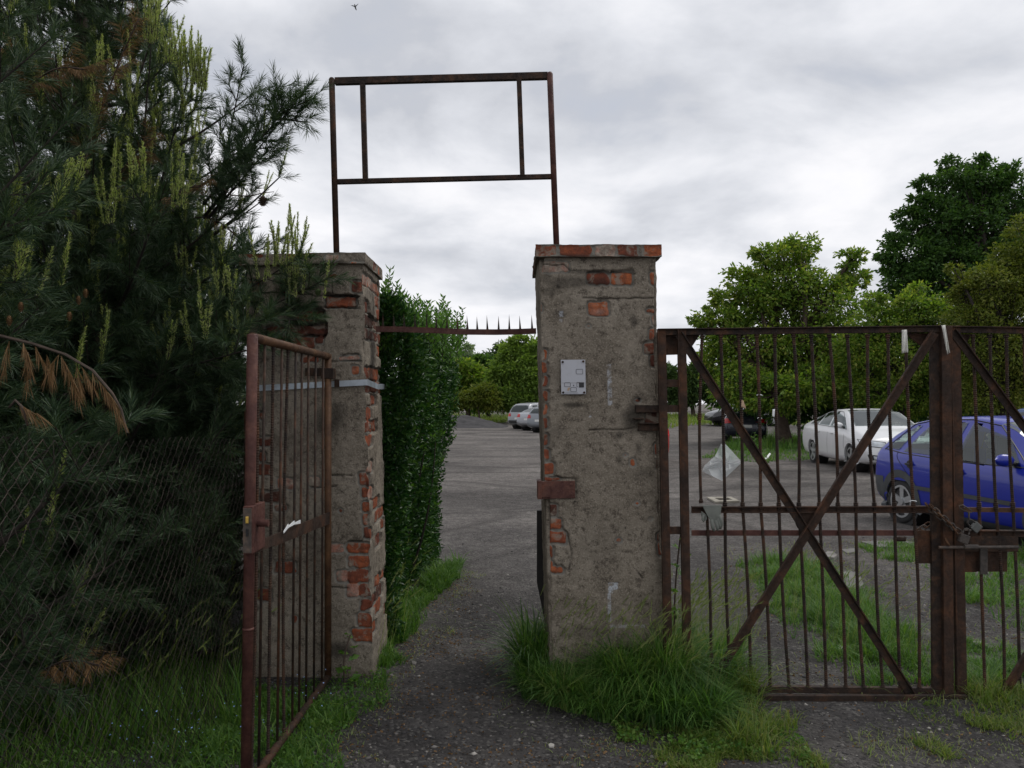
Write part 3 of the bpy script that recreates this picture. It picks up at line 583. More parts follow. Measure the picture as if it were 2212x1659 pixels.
for i, D in enumerate([3.255, 3.35, 3.47, 3.60, 3.70, 3.83, 3.945, 4.07, 4.22, 4.385]):
    mb = MB(); x = -1.045
    lo, hi = Vector((x - (4.5 - D) * .018, D, .07)), Vector((x + .005, D, ZT - .02))
    if i in (0, 2, 4): mb.rebar(lo, hi, .0075)
    else: mb.tube([lo, hi], .0062, 8)
    mb.build('bar', M['rust_dark'] if i % 3 else M['rust'], t, smooth=i not in (0, 2, 4))
# lock case
zb, ztp = CH - (1197 - HY) * 3.14 / F, CH - (1094 - HY) * 3.14 / F
xa, xb = (525.5 - CX) * 3.14 / F, (545.5 - CX) * 3.14 / F
lk = MB(); lk.box((xa, 3.135, zb), (xb, 3.30, ztp)); lko = lk.build('lock_case', M['rust_red'], t, bevel=.002)
mb = MB(); mb.box((xa + .003, 3.128, zb + .006), (xb - .002, 3.1345, ztp - .006)); mb.build('face_plate', M['iron'], lko)
mb = MB(); q0 = at(530, 1116, 3.12); q1 = at(536.5, 1131, 3.12); mb.box((q0.x, 3.118, q1.z), (q1.x, 3.1275, q0.z)); mb.build('latch_tongue', M['brass'], lko, bevel=.002)
mb = MB(); c = at(533, 1151, 3.12); mb.box((c.x - .004, 3.122, c.z - .014), (c.x + .004, 3.1276, c.z + .014)); mb.build('keyhole', M['black'], lko)
mb = MB(); zc = CH - (1130 - HY) * 3.2 / F; mb.tube([(xa - .018, 3.2, zc), (xa + .01, 3.2, zc)], .013, 14); mb.build('handle_stub', M['rust_red'], lko); mb = MB(); mb.tube([(xb, 3.2, zc), (xb + .045, 3.2, zc)], .0145, 14); mb.build('handle_stub', M['rust_red'], lko, smooth=False)
# strap hinge on hinge post
mb = MB(); mb.box((-1.075, 4.475, 1.735), (-1.005, 4.545, 1.795)); mb.build('hinge', M['rust_dark'], t, bevel=.003)
# white paper strip on mid rail
mb = MB(); D = 3.78; pts = [(612, 1152), (622, 1140), (635, 1133), (648, 1131)]
for a, b2 in zip(pts[:-1], pts[1:]):
    DA, DB = 1.02 * F / (CX - a[0]), 1.02 * F / (CX - b2[0])
    A, B = at(a[0], a[1], DA), at(b2[0], b2[1], DB); mb.hexa([A, B, B + Vector((0, 0, .018)), A + Vector((0, 0, .008))], (.003, 0, 0))
tag(mb.build('paper_label', M['paper']), 'torn white paper label stuck on the middle rail of the wicket gate', 'label')
# ================================================================== DOUBLE GATE
DG = 4.345
def P(x, y, d=0): return at(x, y, DG + d)
def bar(mb, a, b2, wd, dp=.03, d=0): mb.beam(P(*a, d), P(*b2, d), wd * DG / F, dp)
tl_ = thing('gate_leaf', 'left leaf of the closed rusty double gate, crossed by two diagonal braces', 'gate', (1.6, DG, 0), 'leaves of the double gate')
for a, b2, wd in (((1428.5, 712), (1444.5, 1490), 17), ((1472, 712), (1485.5, 1492), 17)):
    mb = MB(); bar(mb, a, b2, wd, .04); bar(mb, (a[0] - wd * .42, a[1]), (b2[0] - wd * .42, b2[1]), 2.2, .012, -.026)
    mb.build('hinge_post', M['rust'], tl_, bevel=.002)
mb = MB(); bar(mb, (1420, 718), (2032, 711), 13, .03, .002); bar(mb, (1420, 711.5), (2034, 704.5), 2, .05, -.006); mb.build('top_rail', M['rust_dark'], tl_, bevel=.001)
for (x0, y0, x1, y1) in ((1436, 820, 1466, 836), (1436, 875, 1466, 890), (1444, 1138, 1478, 1154)):
    mb = MB(); qbox(mb, x0, y0, x1, y1, DG - .008, .02); mb.build('cross_bar', M['rust'], tl_, bevel=.001)
mb = MB(); mb.hexa([P(1435, 767, .03), P(1466, 766, .03), P(1466, 716, .03), P(1435, 716, .03)], (0, .004, 0)); mb.build('gusset_plate', M['rust'], tl_)
mb = MB(); mb.prism([P(1480, 722, .03), P(1513, 722, .03), P(1494, 750, .03), P(1482, 760, .03)], (0, .004, 0)); mb.build('gusset_plate', M['rust'], tl_)
mb = MB(); mb.prism([P(1955, 720, .03), P(2012, 720, .03), P(2012, 752, .03), P(1990, 748, .03)], (0, .004, 0)); mb.build('gusset_plate', M['rust'], tl_)
mb = MB(); bar(mb, (1494, 1100), (2012, 1100), 13, .016, .008); bar(mb, (1494, 1095), (2012, 1094), 2.4, .03, -.004); bar(mb, (1494, 1106.5), (2012, 1106.5), 2.2, .03, -.004); mb.build('mid_rail', M['rust'], tl_)
mb = MB(); bar(mb, (1494, 1151), (1980, 1151), 12, .010, .008); mb.build('lower_mid_rail', M['rust_red'], tl_)
mb = MB(); bar(mb, (1560, 1487), (2056, 1492), 13, .03, .004); mb.build('bottom_rail', M['rust_dark'], tl_)
mb = MB(); mb.prism([P(1742 + 24 * math.cos(R(a)), 1126 + 24 * math.sin(R(a)), -.004) for a in range(0, 360, 24)], (0, .004, 0)); mb.build('crossing_plate', M['rust'], tl_)
mb = MB(); bar(mb, (1466, 722), (1969, 1502), 17, .005, -.016); bar(mb, (1473, 717), (1976, 1498), 2.4, .02, -.028); mb.build('diagonal_brace', M['rust_dark'], tl_)
mb = MB(); bar(mb, (2020, 719), (1553, 1452), 17, .005, -.023); bar(mb, (2013, 714), (1546, 1447), 2.4, .02, -.035); mb.build('diagonal_brace', M['rust'], tl_)
bars = [((1516.5, 724), (1511, 900), (1514.5, 1087), .008, 1), ((1527, 1108), (1536, 1420), (1538, 1480), .008, 1)]
for a, b_, c in ((1557, 1566, 1579), (1595, 1604, 1622), (1634.5, 1643, 1664), (1673.5, 1682.5, 1705), (1713.6, 1725.6, 1745.5), (1752, 1770, 1785), (1791, 1810, 1827), (1830, 1849, 1866), (1874, 1889, 1907.5), (1918, 1932, 1945), (1956, 1973, 1986)):
    bars.append(((a, 722), (b_, 1093), (c, 1488), .0085, 1))
for i, (a, b_, c, r, k) in enumerate(bars):
    mb = MB(); mb.rebar(P(*a, 0), P(*b_, .0), r); mb.rebar(P(*b_, .0), P(*c, .0), r); mb.build('bar', M['rust_dark'] if i % 4 else M['rust'], tl_)
mb = MB(); bar(mb, (2019, 714), (2024, 1497), 22, .02, .004); mb.build('meeting_stile', M['rust_dark'], tl_, bevel=.001)
mb = MB(); bar(mb, (2040, 704), (2046, 1500), 21, .045, -.01); mb.build('cover_flange', M['rust'], tl_, bevel=.002)
mb = MB(); qbox(mb, 1978, 1146, 2012, 1217, DG + .02, .006); mb.build('lock_plate', M['rust'], tl_, bevel=.001)
mb = MB(); p = P(1940, 1166, .03); mb.tube([P(1932, 1164, .03), P(1955, 1164, .03)], .014, 10); mb.build('latch_keeper', M['rust_dark'], tl_)
tr_ = thing('gate_leaf', 'right leaf of the closed rusty double gate, carrying the sliding bolt', 'gate', (2.5, DG, 0), 'leaves of the double gate')
def slope(y, x): return y + (x - 2060) * .018
mb = MB(); bar(mb, (2061, 704), (2076, 1500), 20, .035, .004); bar(mb, (2053.5, 706), (2068, 1500), 3, .02, -.024); mb.build('meeting_stile', M['rust'], tr_, bevel=.002)
mb = MB(); bar(mb, (2054, 712), (2700, 722), 13, .03, .002); bar(mb, (2056, 705.5), (2700, 715), 2, .05, -.006); mb.build('top_rail', M['rust_dark'], tr_)
mb = MB(); bar(mb, (2070, 1100.5), (2700, 1108), 10, .012, .01); mb.build('mid_rail', M['rust_ochre'], tr_)
mb = MB(); bar(mb, (2072, 1152), (2700, 1158), 13, .012, .01); bar(mb, (2072, 1145.5), (2700, 1151), 2.2, .03, -.004); mb.build('lower_mid_rail', M['rust'], tr_)
mb = MB(); bar(mb, (2080, 1498), (2700, 1506), 12, .03, .004); mb.build('bottom_rail', M['rust_dark'], tr_)
mb = MB(); bar(mb, (2058, 716), (2640, 1500), 17, .005, -.016); bar(mb, (2065, 712), (2647, 1495), 2.4, .02, -.028); mb.build('diagonal_brace', M['rust_dark'], tr_)
mb = MB(); bar(mb, (2640, 722), (2164, 1510), 17, .005, -.023); bar(mb, (2633, 717), (2157, 1505), 2.4, .02, -.035); mb.build('diagonal_brace', M['rust'], tr_)
mb = MB(); bar(mb, (2650, 712), (2660, 1500), 20, .04, 0); mb.build('hinge_post', M['rust'], tr_)
mb = MB(); mb.prism([P(2076, 722, .03), P(2098, 722, .03), P(2090, 738, .03), P(2076, 735, .03)], (0, .004, 0)); mb.build('gusset_plate', M['rust'], tr_)
for i, (a, b_, c) in enumerate([(2101.6, 2115, 2128), (2138, 2151, 2170), (2174, 2188, 2204)] + [(2174 + 38 * k, 2188 + 38 * k, 2206 + 38 * k) for k in range(1, 12)]):
    mb = MB(); mb.rebar(P(a, 722, 0), P(b_, 1093, 0), .0085); mb.rebar(P(b_, 1093, 0), P(c, 1497, 0), .0085); mb.build('bar', M['rust_dark'] if i % 3 else M['rust'], tr_)
mb = MB(); qbox(mb, 2076, 1158, 2200, 1192, DG - .01, .012); mb.build('bolt_plate', M['rust_dark'], tr_, bevel=.002)
mb = MB(); qbox(mb, 2074, 1190, 2110, 1236, DG + .018, .006); qbox(mb, 2110, 1190, 2176, 1235, DG + .02, .006); mb.build('lock_plate', M['rust'], tr_, bevel=.001)
mb = MB(); qbox(mb, 2118, 1186, 2134, 1241, DG - .022, .01); mb.build('bolt_handle', M['iron'], tr_, bevel=.002)
mb = MB(); mb.tube([P(2028, 1182.5, -.052), P(2200, 1181.5, -.052)], .0085, 10); mb.tube([P(2082, 1181.5, -.052), P(2112, 1181.5, -.052)], .0145, 10); mb.build('sliding_bolt', M['iron'], tr_, smooth=False)
# steel threshold
mb = MB(); A = (1480, 1509); mb.box((-(CX - 1480) * 4.3 / F, 4.27, -.03), ((2085 - CX) * 4.3 / F, 4.30, .028)); tag(mb.build('steel_threshold', M['rust_dark'], bevel=.002), 'worn steel threshold strip in the ground under the double gate', 'threshold')
# chain
def link(mb, c, ax, nrm, L=.040, w_=.025, r=.0042):
    ax = Vector(ax).normalized(); nrm = Vector(nrm); sd = ax.cross(nrm).normalized(); pts = []
    for k in range(14):
        a = 2 * math.pi * k / 14; x = math.cos(a); y = math.sin(a)
        pts.append(c + ax * (x * w_ / 2 + math.copysign(max(0, (L - w_) / 2), x)) + sd * y * w_ / 2)
    mb.tube(pts, r, 6, closed=True)
ch = thing('chain', 'rusty chain wrapped round the meeting posts of the double gate', 'chain', tuple(P(2040, 1120, -.06)))
path_ = [P(1996, 1083, -.05), P(2006, 1096, -.055), P(2022, 1110, -.055), P(2040, 1124, -.06), P(2058, 1139, -.06), P(2078, 1152, -.06)]
def along(path, step):
    out_ = []; d0 = 0
    for a, b2 in zip(path[:-1], path[1:]):
        L = (b2 - a).length; s = -d0
        while s + step <= L: s += step; out_.append((a.lerp(b2, s / L), (b2 - a).normalized()))
        d0 = L - s
    return out_
def run(path):
    for i, (p, tdir) in enumerate(along(path, .030)):
        mb = MB(); link(mb, p, tdir, (0, -1, .2) if i % 2 else (.3, -.4, 1)); mb.build('link', M['rust_ochre'] if i % 2 == 0 else M['iron'], ch, smooth=True)
run(path_); run([P(2005, 1086, -.052), P(2018, 1100, -.07), P(2036, 1116, -.072), P(2055, 1133, -.075), P(2066, 1150, -.07)]); run([P(2012, 1127, .04), P(1995, 1140, .04), P(1976, 1152, .045)]); run([P(2040, 1160, -.05), P(2052, 1180, -.055)])
def padlock(label, c, rot, sc, mat):
    t = thing('padlock', label, 'padlock', tuple(c)); t.rotation_euler = (0, rot, 0); SC.view_layers[0].update()
    Mx = Matrix.Translation(c) @ Matrix.Rotation(rot, 4, 'Y')
    mb = MB(); mb.box((-.026 * sc, -.011, -.024 * sc), (.026 * sc, .011, .024 * sc)); mb.v = [Mx @ v for v in mb.v]; o = mb.build('lock_body', mat, None, bevel=.004); o.parent = t; o.matrix_parent_inverse = Mx.inverted()
    mb = MB(); mb.tube([Mx @ Vector((.016 * sc * math.cos(a), 0, .024 * sc + .018 * sc + .016 * sc * math.sin(a))) for a in np.linspace(0, math.pi, 9)], .0042, 8); A = MB()
    mb.tube([Mx @ Vector((-.016 * sc, 0, .02 * sc)), Mx @ Vector((-.016 * sc, 0, .044 * sc))], .0042, 8); mb.tube([Mx @ Vector((.016 * sc, 0, .02 * sc)), Mx @ Vector((.016 * sc, 0, .044 * sc))], .0042, 8)
    o = mb.build('shackle', M['iron'], None, smooth=True); o.parent = t; o.matrix_parent_inverse = Mx.inverted(); return t
padlock('square steel padlock closing the chain just above the sliding bolt', P(2082, 1164, -.075), R(20), 1.0, M['iron'])
padlock('grey tilted padlock hanging from a wire hook right of the chain', P(2108, 1139, -.05), R(-48), .95, m_plain('grey_lock_steel', (.12, .125, .12), .45, .5))
mb = MB(); mb.tube([P(*q, -.05) for q in ((2072, 1092), (2080, 1091), (2099, 1103), (2099, 1107), (2092, 1107), (2073, 1098))], .0032, 6, closed=True); mb.tube([P(2093, 1106, -.05), P(2093, 1126, -.05)], .0045, 6)
tag(mb.build('wire_hook', M['iron'], smooth=True), 'bent steel wire hook over the rail of the right gate leaf, holding the grey padlock', 'hook')
# cloth, sleeve, tags
def sheet(name, poly, D, bulge, mat, label, cat, n=10, th=.0):
    """quad poly (4 px corners TL,TR,BR,BL) tessellated with folds"""
    v, f = [], []
    for j in range(n + 1):
        for i in range(n + 1):
            s, t_ = i / n, j / n; x = (poly[0][0] * (1 - s) + poly[1][0] * s) * (1 - t_) + (poly[3][0] * (1 - s) + poly[2][0] * s) * t_
            y = (poly[0][1] * (1 - s) + poly[1][1] * s) * (1 - t_) + (poly[3][1] * (1 - s) + poly[2][1] * s) * t_
            v.append(at(x, y, D + bulge * math.sin(s * 9 + t_ * 3) * .5 + bulge * math.sin(t_ * 7 + s * 4) * .4))
    for j in range(n):
        for i in range(n): a = j * (n + 1) + i; f.append((a, a + 1, a + n + 2, a + n + 1))
    o = obj(name, v, f, mat, smooth=True)
    if th: s_ = o.modifiers.new('thick', 'SOLIDIFY'); s_.thickness = th
    return tag(o, label, cat)
sheet('cloth_strip', ((1948, 713), (1959, 712), (1962, 761), (1948, 763)), DG - .045, .012, M['white_cloth'], 'off-white cloth strip hanging from the top rail of the left gate leaf', 'cloth', 8, .001)
sheet('cloth_strip', ((2034, 703), (2042, 702), (2052, 762), (2046, 765)), DG - .06, .012, M['white_cloth'], 'narrow white cloth strip hanging down the gap between the two gate leaves', 'cloth', 8, .001)
v = [(1557, 959), (1566, 958), (1599, 994), (1599, 1002), (1560, 1039), (1517, 1018), (1522, 1005), (1545, 985)]
ctr = (1562, 1000); ring = []
for k in range(8):
    a, b2 = v[k], v[(k + 1) % 8]
    for s in (0, .5): ring.append((a[0] * (1 - s) + b2[0] * s, a[1] * (1 - s) + b2[1] * s))
vv, ff = [at(*ctr, DG + .05)], []; nr = len(ring)
for j, k in enumerate((.35, .7, 1.)):
    for i, (x, y) in enumerate(ring): vv.append(at(ctr[0] + (x - ctr[0]) * k, ctr[1] + (y - ctr[1]) * k, DG + .05 + .026 * math.sin(i * 2.6 + j * 1.9) + random.uniform(-.008, .008)))
for i in range(nr):
    ff.append((0, 1 + i, 1 + (i + 1) % nr))
    for j in (0, 1): a = 1 + j * nr; ff.append((a + i, a + nr + i, a + nr + (i + 1) % nr, a + (i + 1) % nr))
tag(obj('plastic_sleeve', vv, ff, M['film']), 'clear plastic document sleeve tied by one corner to a bar of the left gate leaf', 'plastic sleeve')
t = thing('work_glove', 'limp grey fabric glove draped over the middle rail near the left gate post', 'glove', tuple(P(1540, 1100)))
mb = MB()
for (poly, d) in (([(1517, 1092), (1559, 1091), (1556, 1122), (1543, 1132), (1530, 1118)], -.045), ([(1515, 1104), (1526, 1112), (1528, 1122), (1522, 1126), (1515, 1114)], -.035)):
    mb.prism([P(*q, d) for q in poly], (0, .008, 0))
o = mb.build('palm', M['grey_cloth'], t, bevel=.003)
for i, (a, b2, c_, r) in enumerate((((1537, 1122), (1540, 1140), (1543, 1147), .010), ((1546, 1124), (1550, 1140), (1550, 1146), .010), ((1554, 1112), (1559, 1132), (1556, 1143), .009), ((1520, 1112), (1517, 1122), (1521, 1127), .007), ((1550, 1120), (1555, 1136), (1554, 1142), .009))):
    mb = MB(); mb.tube([P(*a, -.04), P(*b2, -.045), P(*c_, -.042)], [r, r * .95, r * .6], 8); mb.build('finger', M['grey_cloth'], t, smooth=True)
sheet('paper_tag', ((1669, 884), (1674, 884), (1673, 901), (1668, 900)), DG - .02, .002, M['paper'], 'small white paper tag tied to a bar in the middle of the left gate leaf', 'tag', 4, .001)
sheet('brown_paper_scrap', ((1602, 864), (1606, 866), (1612, 883), (1601, 880)), DG - .02, .004, M['brownpaper'], 'brown paper scrap tied to a bar above the plastic sleeve', 'paper', 4, .001)
for (x, y, lb) in ((1600, 973, 'above the plastic sleeve'),):
    pass
for i, (x, y, w_, lb) in enumerate(((1641, 853, 12, 'white plastic tie round the fourth bar, level with the brown paper scrap'), (1641, 903, 9, 'white plastic tie on the fourth bar, level with the white paper tag'), (1973, 1082, 14, 'white plastic tie round the last bar just above the middle rail'))):
    mb = MB(); mb.tube([P(x - w_ * .55, y + 1, -.008), P(x - 3, y - 1, -.012), P(x + 4, y, -.012), P(x + w_ * .5, y + 1.5, -.004)], .0022, 6)
    tag(mb.build('cable_tie', M['paper']), lb, 'cable tie', 'ties on the double gate')
# ================================================================== CHAIN-LINK FENCE
t = thing('chain_link_fence', 'rusty sagging chain-link fence in front of the pine tree, left of the wicket gate', 'fence', (-1.45, 3.2, 0))
mb = MB(); pitch = .064; ys = np.arange(1.0, 4.52, pitch / 2); Z0, Z1 = .03, 1.5
def fp(y, z): return Vector((-1.46 + .02 * math.sin(y * 2.1 + z * 1.7) + .006 * math.sin(y * 7 + z * 4), y + .02 * math.sin(z * 3 + y), z + .012 * math.sin(y * 4) + (.05 * math.sin(y * 1.1) if z > 1.2 else 0)))
rows = int((Z1 - Z0) / (pitch / 2))
for i, y in enumerate(ys):
    pts = []
    for k in range(rows + 1):
        yy = y + (pitch / 2 if (k + 0) % 2 else 0) ; off = .0025 if (k % 2) else -.0025
        p = fp(yy, Z0 + k * pitch / 2); p.x += off; pts.append(p)
    if i % 2 == 0: mb.tube(pts, .00135, 4, cap=False)
    else:
        pts = [fp(y + (0 if k % 2 else pitch / 2), Z0 + k * pitch / 2) for k in range(rows + 1)]; mb.tube(pts, .00135, 4, cap=False)
mb.build('mesh', M['wire'], t)
mb = MB(); mb.tube([(-1.5, 4.52, 0), (-1.5, 4.52, 1.56)], .02, 10); mb.build('fence_post', M['rust'], t)
# ================================================================== GRASS
def blades(pts, h, wd, lean, curl, segs=4, droop=.0):
    """pts (n,3); arrays h,wd; curved tapered strips"""
    n = len(pts); az = RNG.uniform(0, 2 * np.pi, n); face = az + RNG.uniform(-.9, .9, n) + np.pi / 2
    dx, dy = np.cos(az), np.sin(az); sx, sy = np.cos(face), np.sin(face)
    V = []
    for k in range(segs + 1):
        t = k / segs; bend = lean * t + curl * t * t
        X = pts[:, 0] + dx * bend * h; Y = pts[:, 1] + dy * bend * h; Z = pts[:, 2] + h * (t - .45 * curl * t * t * t * (1 + droop))
        ww = wd * (1 - t ** 1.7) * .5 + .0001
        if k < segs: V += [np.stack([X - sx * ww, Y - sy * ww, Z], -1), np.stack([X + sx * ww, Y + sy * ww, Z], -1)]
        else: V += [np.stack([X, Y, Z], -1), np.stack([X + .0002, Y, Z], -1)]
    V = np.stack(V, 1); m_ = 2 * (segs + 1)
    Fq = np.array([(2 * k, 2 * k + 1, 2 * k + 3, 2 * k + 2) for k in range(segs)])
    Fa = (Fq[None] + (np.arange(n) * m_)[:, None, None]).reshape(-1, 4)
    return V.reshape(-1, 3), Fa
def inpoly(x, y, poly):
    r = np.zeros(len(x), bool); n = len(poly)
    for i in range(n):
        (x0, y0), (x1, y1) = poly[i], poly[(i + 1) % n]
        c = ((y0 > y) != (y1 > y)) & (x < (x1 - x0) * (y - y0) / (y1 - y0 + 1e-12) + x0); r ^= c
    return r
def scatter(poly_px, n, ragged=.1, clump=2.2):
    poly = [G(*p) for p in poly_px]; a = np.array(poly); lo, hi = a.min(0) - ragged, a.max(0) + ragged
    x = RNG.uniform(lo[0], hi[0], n * 6); y = RNG.uniform(lo[1], hi[1], n * 6)
    jx = x + (fbm(x * 4, y * 4, sd=50) - .5) * ragged * 4; jy = y + (fbm(x * 4, y * 4, sd=60) - .5) * ragged * 4
    k = inpoly(jx, jy, poly) & (RNG.random(len(x)) < np.clip(fbm(x * clump * 2, y * clump * 2, sd=70) * 3 - .9, .08, 1)); x, y = x[k][:n], y[k][:n]
    return np.stack([x, y, gz(x, y) - .004], -1)
def merge(parts):
    V, Fs, o = [], [], 0
    for v, f in parts: V.append(v); Fs.append(f + o); o += len(v)
    return np.concatenate(V), np.concatenate(Fs)
def leafcloud(P_, dirn, L, Wd, fold=.25):
    """folded rhombic leaves at P_ pointing along dirn; returns verts, tri faces"""
    n = len(P_); d_ = dirn / (np.linalg.norm(dirn, axis=1)[:, None] + 1e-9); r = RNG.normal(0, 1, (n, 3)); s = np.cross(d_, r); s /= np.linalg.norm(s, axis=1)[:, None] + 1e-9; u = np.cross(s, d_)
    L = np.broadcast_to(L, n)[:, None]; Wd = np.broadcast_to(Wd, n)[:, None]
    V = np.stack([P_, P_ + d_ * L * .45 + s * Wd * .5 + u * Wd * fold, P_ + d_ * L - u * L * .12, P_ + d_ * L * .45 - s * Wd * .5 + u * Wd * fold], 1)
    f = np.array([(0, 1, 2), (0, 2, 3)]); return V.reshape(-1, 3), (f[None] + (np.arange(n) * 4)[:, None, None]).reshape(-1, 3)
def ground_leaves(name, label, polys, L, z1, mat, cat='plant'):
    V = []
    for poly, n in polys:
        p = scatter(poly, n, .08); p[:, 2] += RNG.uniform(.004, z1, len(p)); V.append(p)
    p = np.concatenate(V); d_ = RNG.normal(0, 1, (len(p), 3)); d_[:, 2] = np.abs(d_[:, 2]) * .4
    v, f = leafcloud(p, d_, L * RNG.uniform(.6, 1.3, len(p)), L * .7, .1); return tag(obj(name, v, f, mat), label, cat, kind='stuff')
def grass(name, label, specs, mat):
    ps = []
    for poly, n, h0, h1, wd, lean, curl in specs:
        p = scatter(poly, n) if not isinstance(poly, np.ndarray) else poly; n = len(p)
        hm = np.clip(fbm(p[:, 0] * 3, p[:, 1] * 3, sd=90) * 1.6 - .2, .35, 1.15)
        h = (h0 + (h1 - h0) * RNG.random(n)) * hm
        ps.append(blades(p, h, wd * RNG.uniform(.6, 1.3, n), lean * RNG.uniform(0, 1, n), curl * RNG.uniform(.2, 1.2, n), droop=.6))
    v, f = merge(ps); return tag(obj(name, v, f, mat), label, 'grass', kind='stuff')
# lush tall tuft in front of the right pillar
grass('tall_grass', 'lush dark green tall grass round the foot of the right pillar', [
    ([(1110, 1430), (1180, 1400), (1560, 1415), (1585, 1490), (1540, 1570), (1350, 1580), (1200, 1530), (1120, 1500)], 7000, .24, .46, .0095, .45, .85),
    ([(1180, 1498), (1350, 1500), (1340, 1560), (1250, 1555), (1180, 1530)], 4600, .46, .74, .009, .34, .8),
    ([(1170, 1495), (1260, 1498), (1260, 1530), (1170, 1525)], 900, .50, .76, .012, .35, .85),
    ([(1400, 1500), (1590, 1490), (1570, 1560), (1440, 1580), (1380, 1560)], 5400, .46, .76, .009, .34, .8),
    ([(1340, 1500), (1410, 1500), (1410, 1560), (1340, 1560)], 2000, .34, .54, .009, .36, .8),
    ([(1120, 1440), (1180, 1440), (1185, 1510), (1115, 1500)], 1300, .52, .80, .012, .28, .8),
    ([(1440, 1420), (1600, 1420), (1590, 1490), (1440, 1500)], 1700, .42, .7, .008, .3, .6)], M['grassdark'])
grass('short_grass', 'short yellow-green grass spreading over the cinders in front of the gates', [
    ([(1300, 1560), (1560, 1560), (1700, 1575), (1730, 1640), (1640, 1659), (1420, 1640), (1330, 1600)], 5000, .05, .15, .005, .6, .7),
    ([(1560, 1500), (1640, 1510), (1710, 1580), (1640, 1640), (1560, 1600)], 3600, .20, .38, .0055, .5, .7),
    ([(1950, 1520), (2060, 1530), (2080, 1570), (2100, 1640), (2050, 1640), (1990, 1570)], 900, .03, .10, .005, .7, .7),
    ([(2060, 1500), (2300, 1490), (2400, 1620), (2212, 1600), (2110, 1550)], 3000, .05, .16, .0055, .6, .7),
    ([(1400, 1640), (1560, 1640), (1560, 1700), (1380, 1700)], 600, .02, .07, .005, .7, .7)], M['grassyel'])
grass('wheel_track_grass', 'bright green grass growing between the wheel tracks behind the double gate', [
    ([(1590, 1225), (1680, 1195), (1790, 1225), (1850, 1290), (1950, 1370), (2040, 1420), (2040, 1490), (1860, 1490), (1790, 1440), (1700, 1350), (1640, 1270)], 9500, .08, .20, .006, .6, .75),
    ([(1720, 1280), (1830, 1300), (1990, 1420), (2000, 1460), (1900, 1440), (1760, 1340)], 2600, .16, .28, .006, .4, .7),
    ([(1850, 1180), (2040, 1170), (2060, 1215), (1900, 1210)], 1900, .07, .14, .007, .6, .7),
    ([(1820, 1275), (1890, 1265), (1900, 1290), (1830, 1295)], 350, .04, .10, .006, .6, .7),
    ([(2010, 1215), (2280, 1200), (2420, 1340), (2212, 1370), (2100, 1310), (2020, 1260)], 5200, .10, .22, .007, .6, .75),
    ([(2075, 1390), (2160, 1400), (2300, 1440), (2330, 1490), (2080, 1490)], 2300, .07, .18, .006, .6, .75)], M['grass'])
grass('verge_grass', 'mixed green grass along the wicket gate, the left pillar and the hedge foot', [
    ([(-60, 1560), (520, 1500), (700, 1480), (800, 1420), (850, 1420), (830, 1500), (760, 1590), (735, 1720), (-60, 1720)], 9500, .05, .15, .0055, .5, .7),
    ([(560, 1500), (700, 1470), (830, 1470), (700, 1600), (640, 1720), (560, 1720)], 2500, .03, .07, .006, .6, .8),
    ([(-300, 1500), (530, 1450), (530, 1560), (200, 1640), (-100, 1700)], 2600, .2, .48, .006, .25, .5),
    ([(800, 1440), (840, 1330), (900, 1280), (985, 1215), (1000, 1240), (960, 1280), (890, 1380), (870, 1440)], 5200, .10, .30, .007, .5, .8),
    ([(800, 1330), (860, 1300), (890, 1370), (880, 1410), (800, 1460)], 1500, .2, .42, .0065, .3, .5),
    ([(300, 1400), (540, 1380), (545, 1500), (300, 1520)], 900, .25, .5, .006, .25, .5)], M['grass'])
grass('sparse_grass', 'sparse short blades and dry stalks thinning out over the cinders around the grass patches', [
    ([(1080, 1420), (1180, 1380), (1200, 1520), (1700, 1545), (1800, 1659), (1250, 1659), (1080, 1560)], 1500, .02, .07, .004, .7, .7),
    ([(1560, 1180), (2212, 1150), (2300, 1500), (1560, 1500)], 2600, .02, .09, .005, .7, .7),
    ([(1880, 1500), (2300, 1500), (2300, 1659), (1850, 1659)], 1000, .02, .07, .004, .7, .7),
    ([(760, 1480), (900, 1350), (1010, 1230), (1040, 1240), (930, 1420), (850, 1540), (800, 1720), (720, 1720)], 1200, .02, .07, .004, .7, .7)], M['straw'])
ground_leaves('ground_litter', 'brown leaf litter and bark crumbs lying on the cinders along the grass edges', [([(760, 1480), (1010, 1230), (1090, 1400), (1080, 1560), (1300, 1600), (1760, 1659), (700, 1720)], 1300), ([(1560, 1180), (2212, 1150), (2300, 1659), (1560, 1600)], 1700)], .016, .006, M['deadneedle'], 'litter')
# barley-like seed heads leaning out of the tufts
def seedheads(name, label, polys, h0, h1):
    st, hd = [], []
    for poly, n in polys:
        p = scatter(poly, n, .05); k = len(p); h = RNG.uniform(h0, h1, k); az = RNG.normal(0, .7, k); ln = RNG.uniform(.1, .4, k)
        for i in range(k):
            b0 = p[i]; dx, dy = math.cos(az[i]) * ln[i] * h[i], math.sin(az[i]) * ln[i] * h[i]
            tip = b0 + np.array([dx, dy, h[i]]); d_ = np.array([dx * 2.2, dy * 2.2, h[i] * .55]); d_ /= np.linalg.norm(d_)
            L = RNG.uniform(.05, .09); m_ = 26; s = RNG.random(m_)
            base = tip + d_ * (s * L)[:, None]; r = RNG.normal(0, 1, (m_, 3)); e = base + d_ * .028 + r * .006; side = np.cross(d_, r); side /= np.linalg.norm(side, axis=1)[:, None] + 1e-9
            hd.append(np.stack([base - side * .0014, base + side * .0014, e], 1).reshape(-1, 3))
            sw = np.array([.0012, 0, 0]); hd.append(np.array([b0 - sw, b0 + sw, tip]))
    v = np.concatenate(hd); f = np.arange(len(v)).reshape(-1, 3)
    return tag(obj(name, v, f, M['straw']), label, 'grass', kind='stuff')
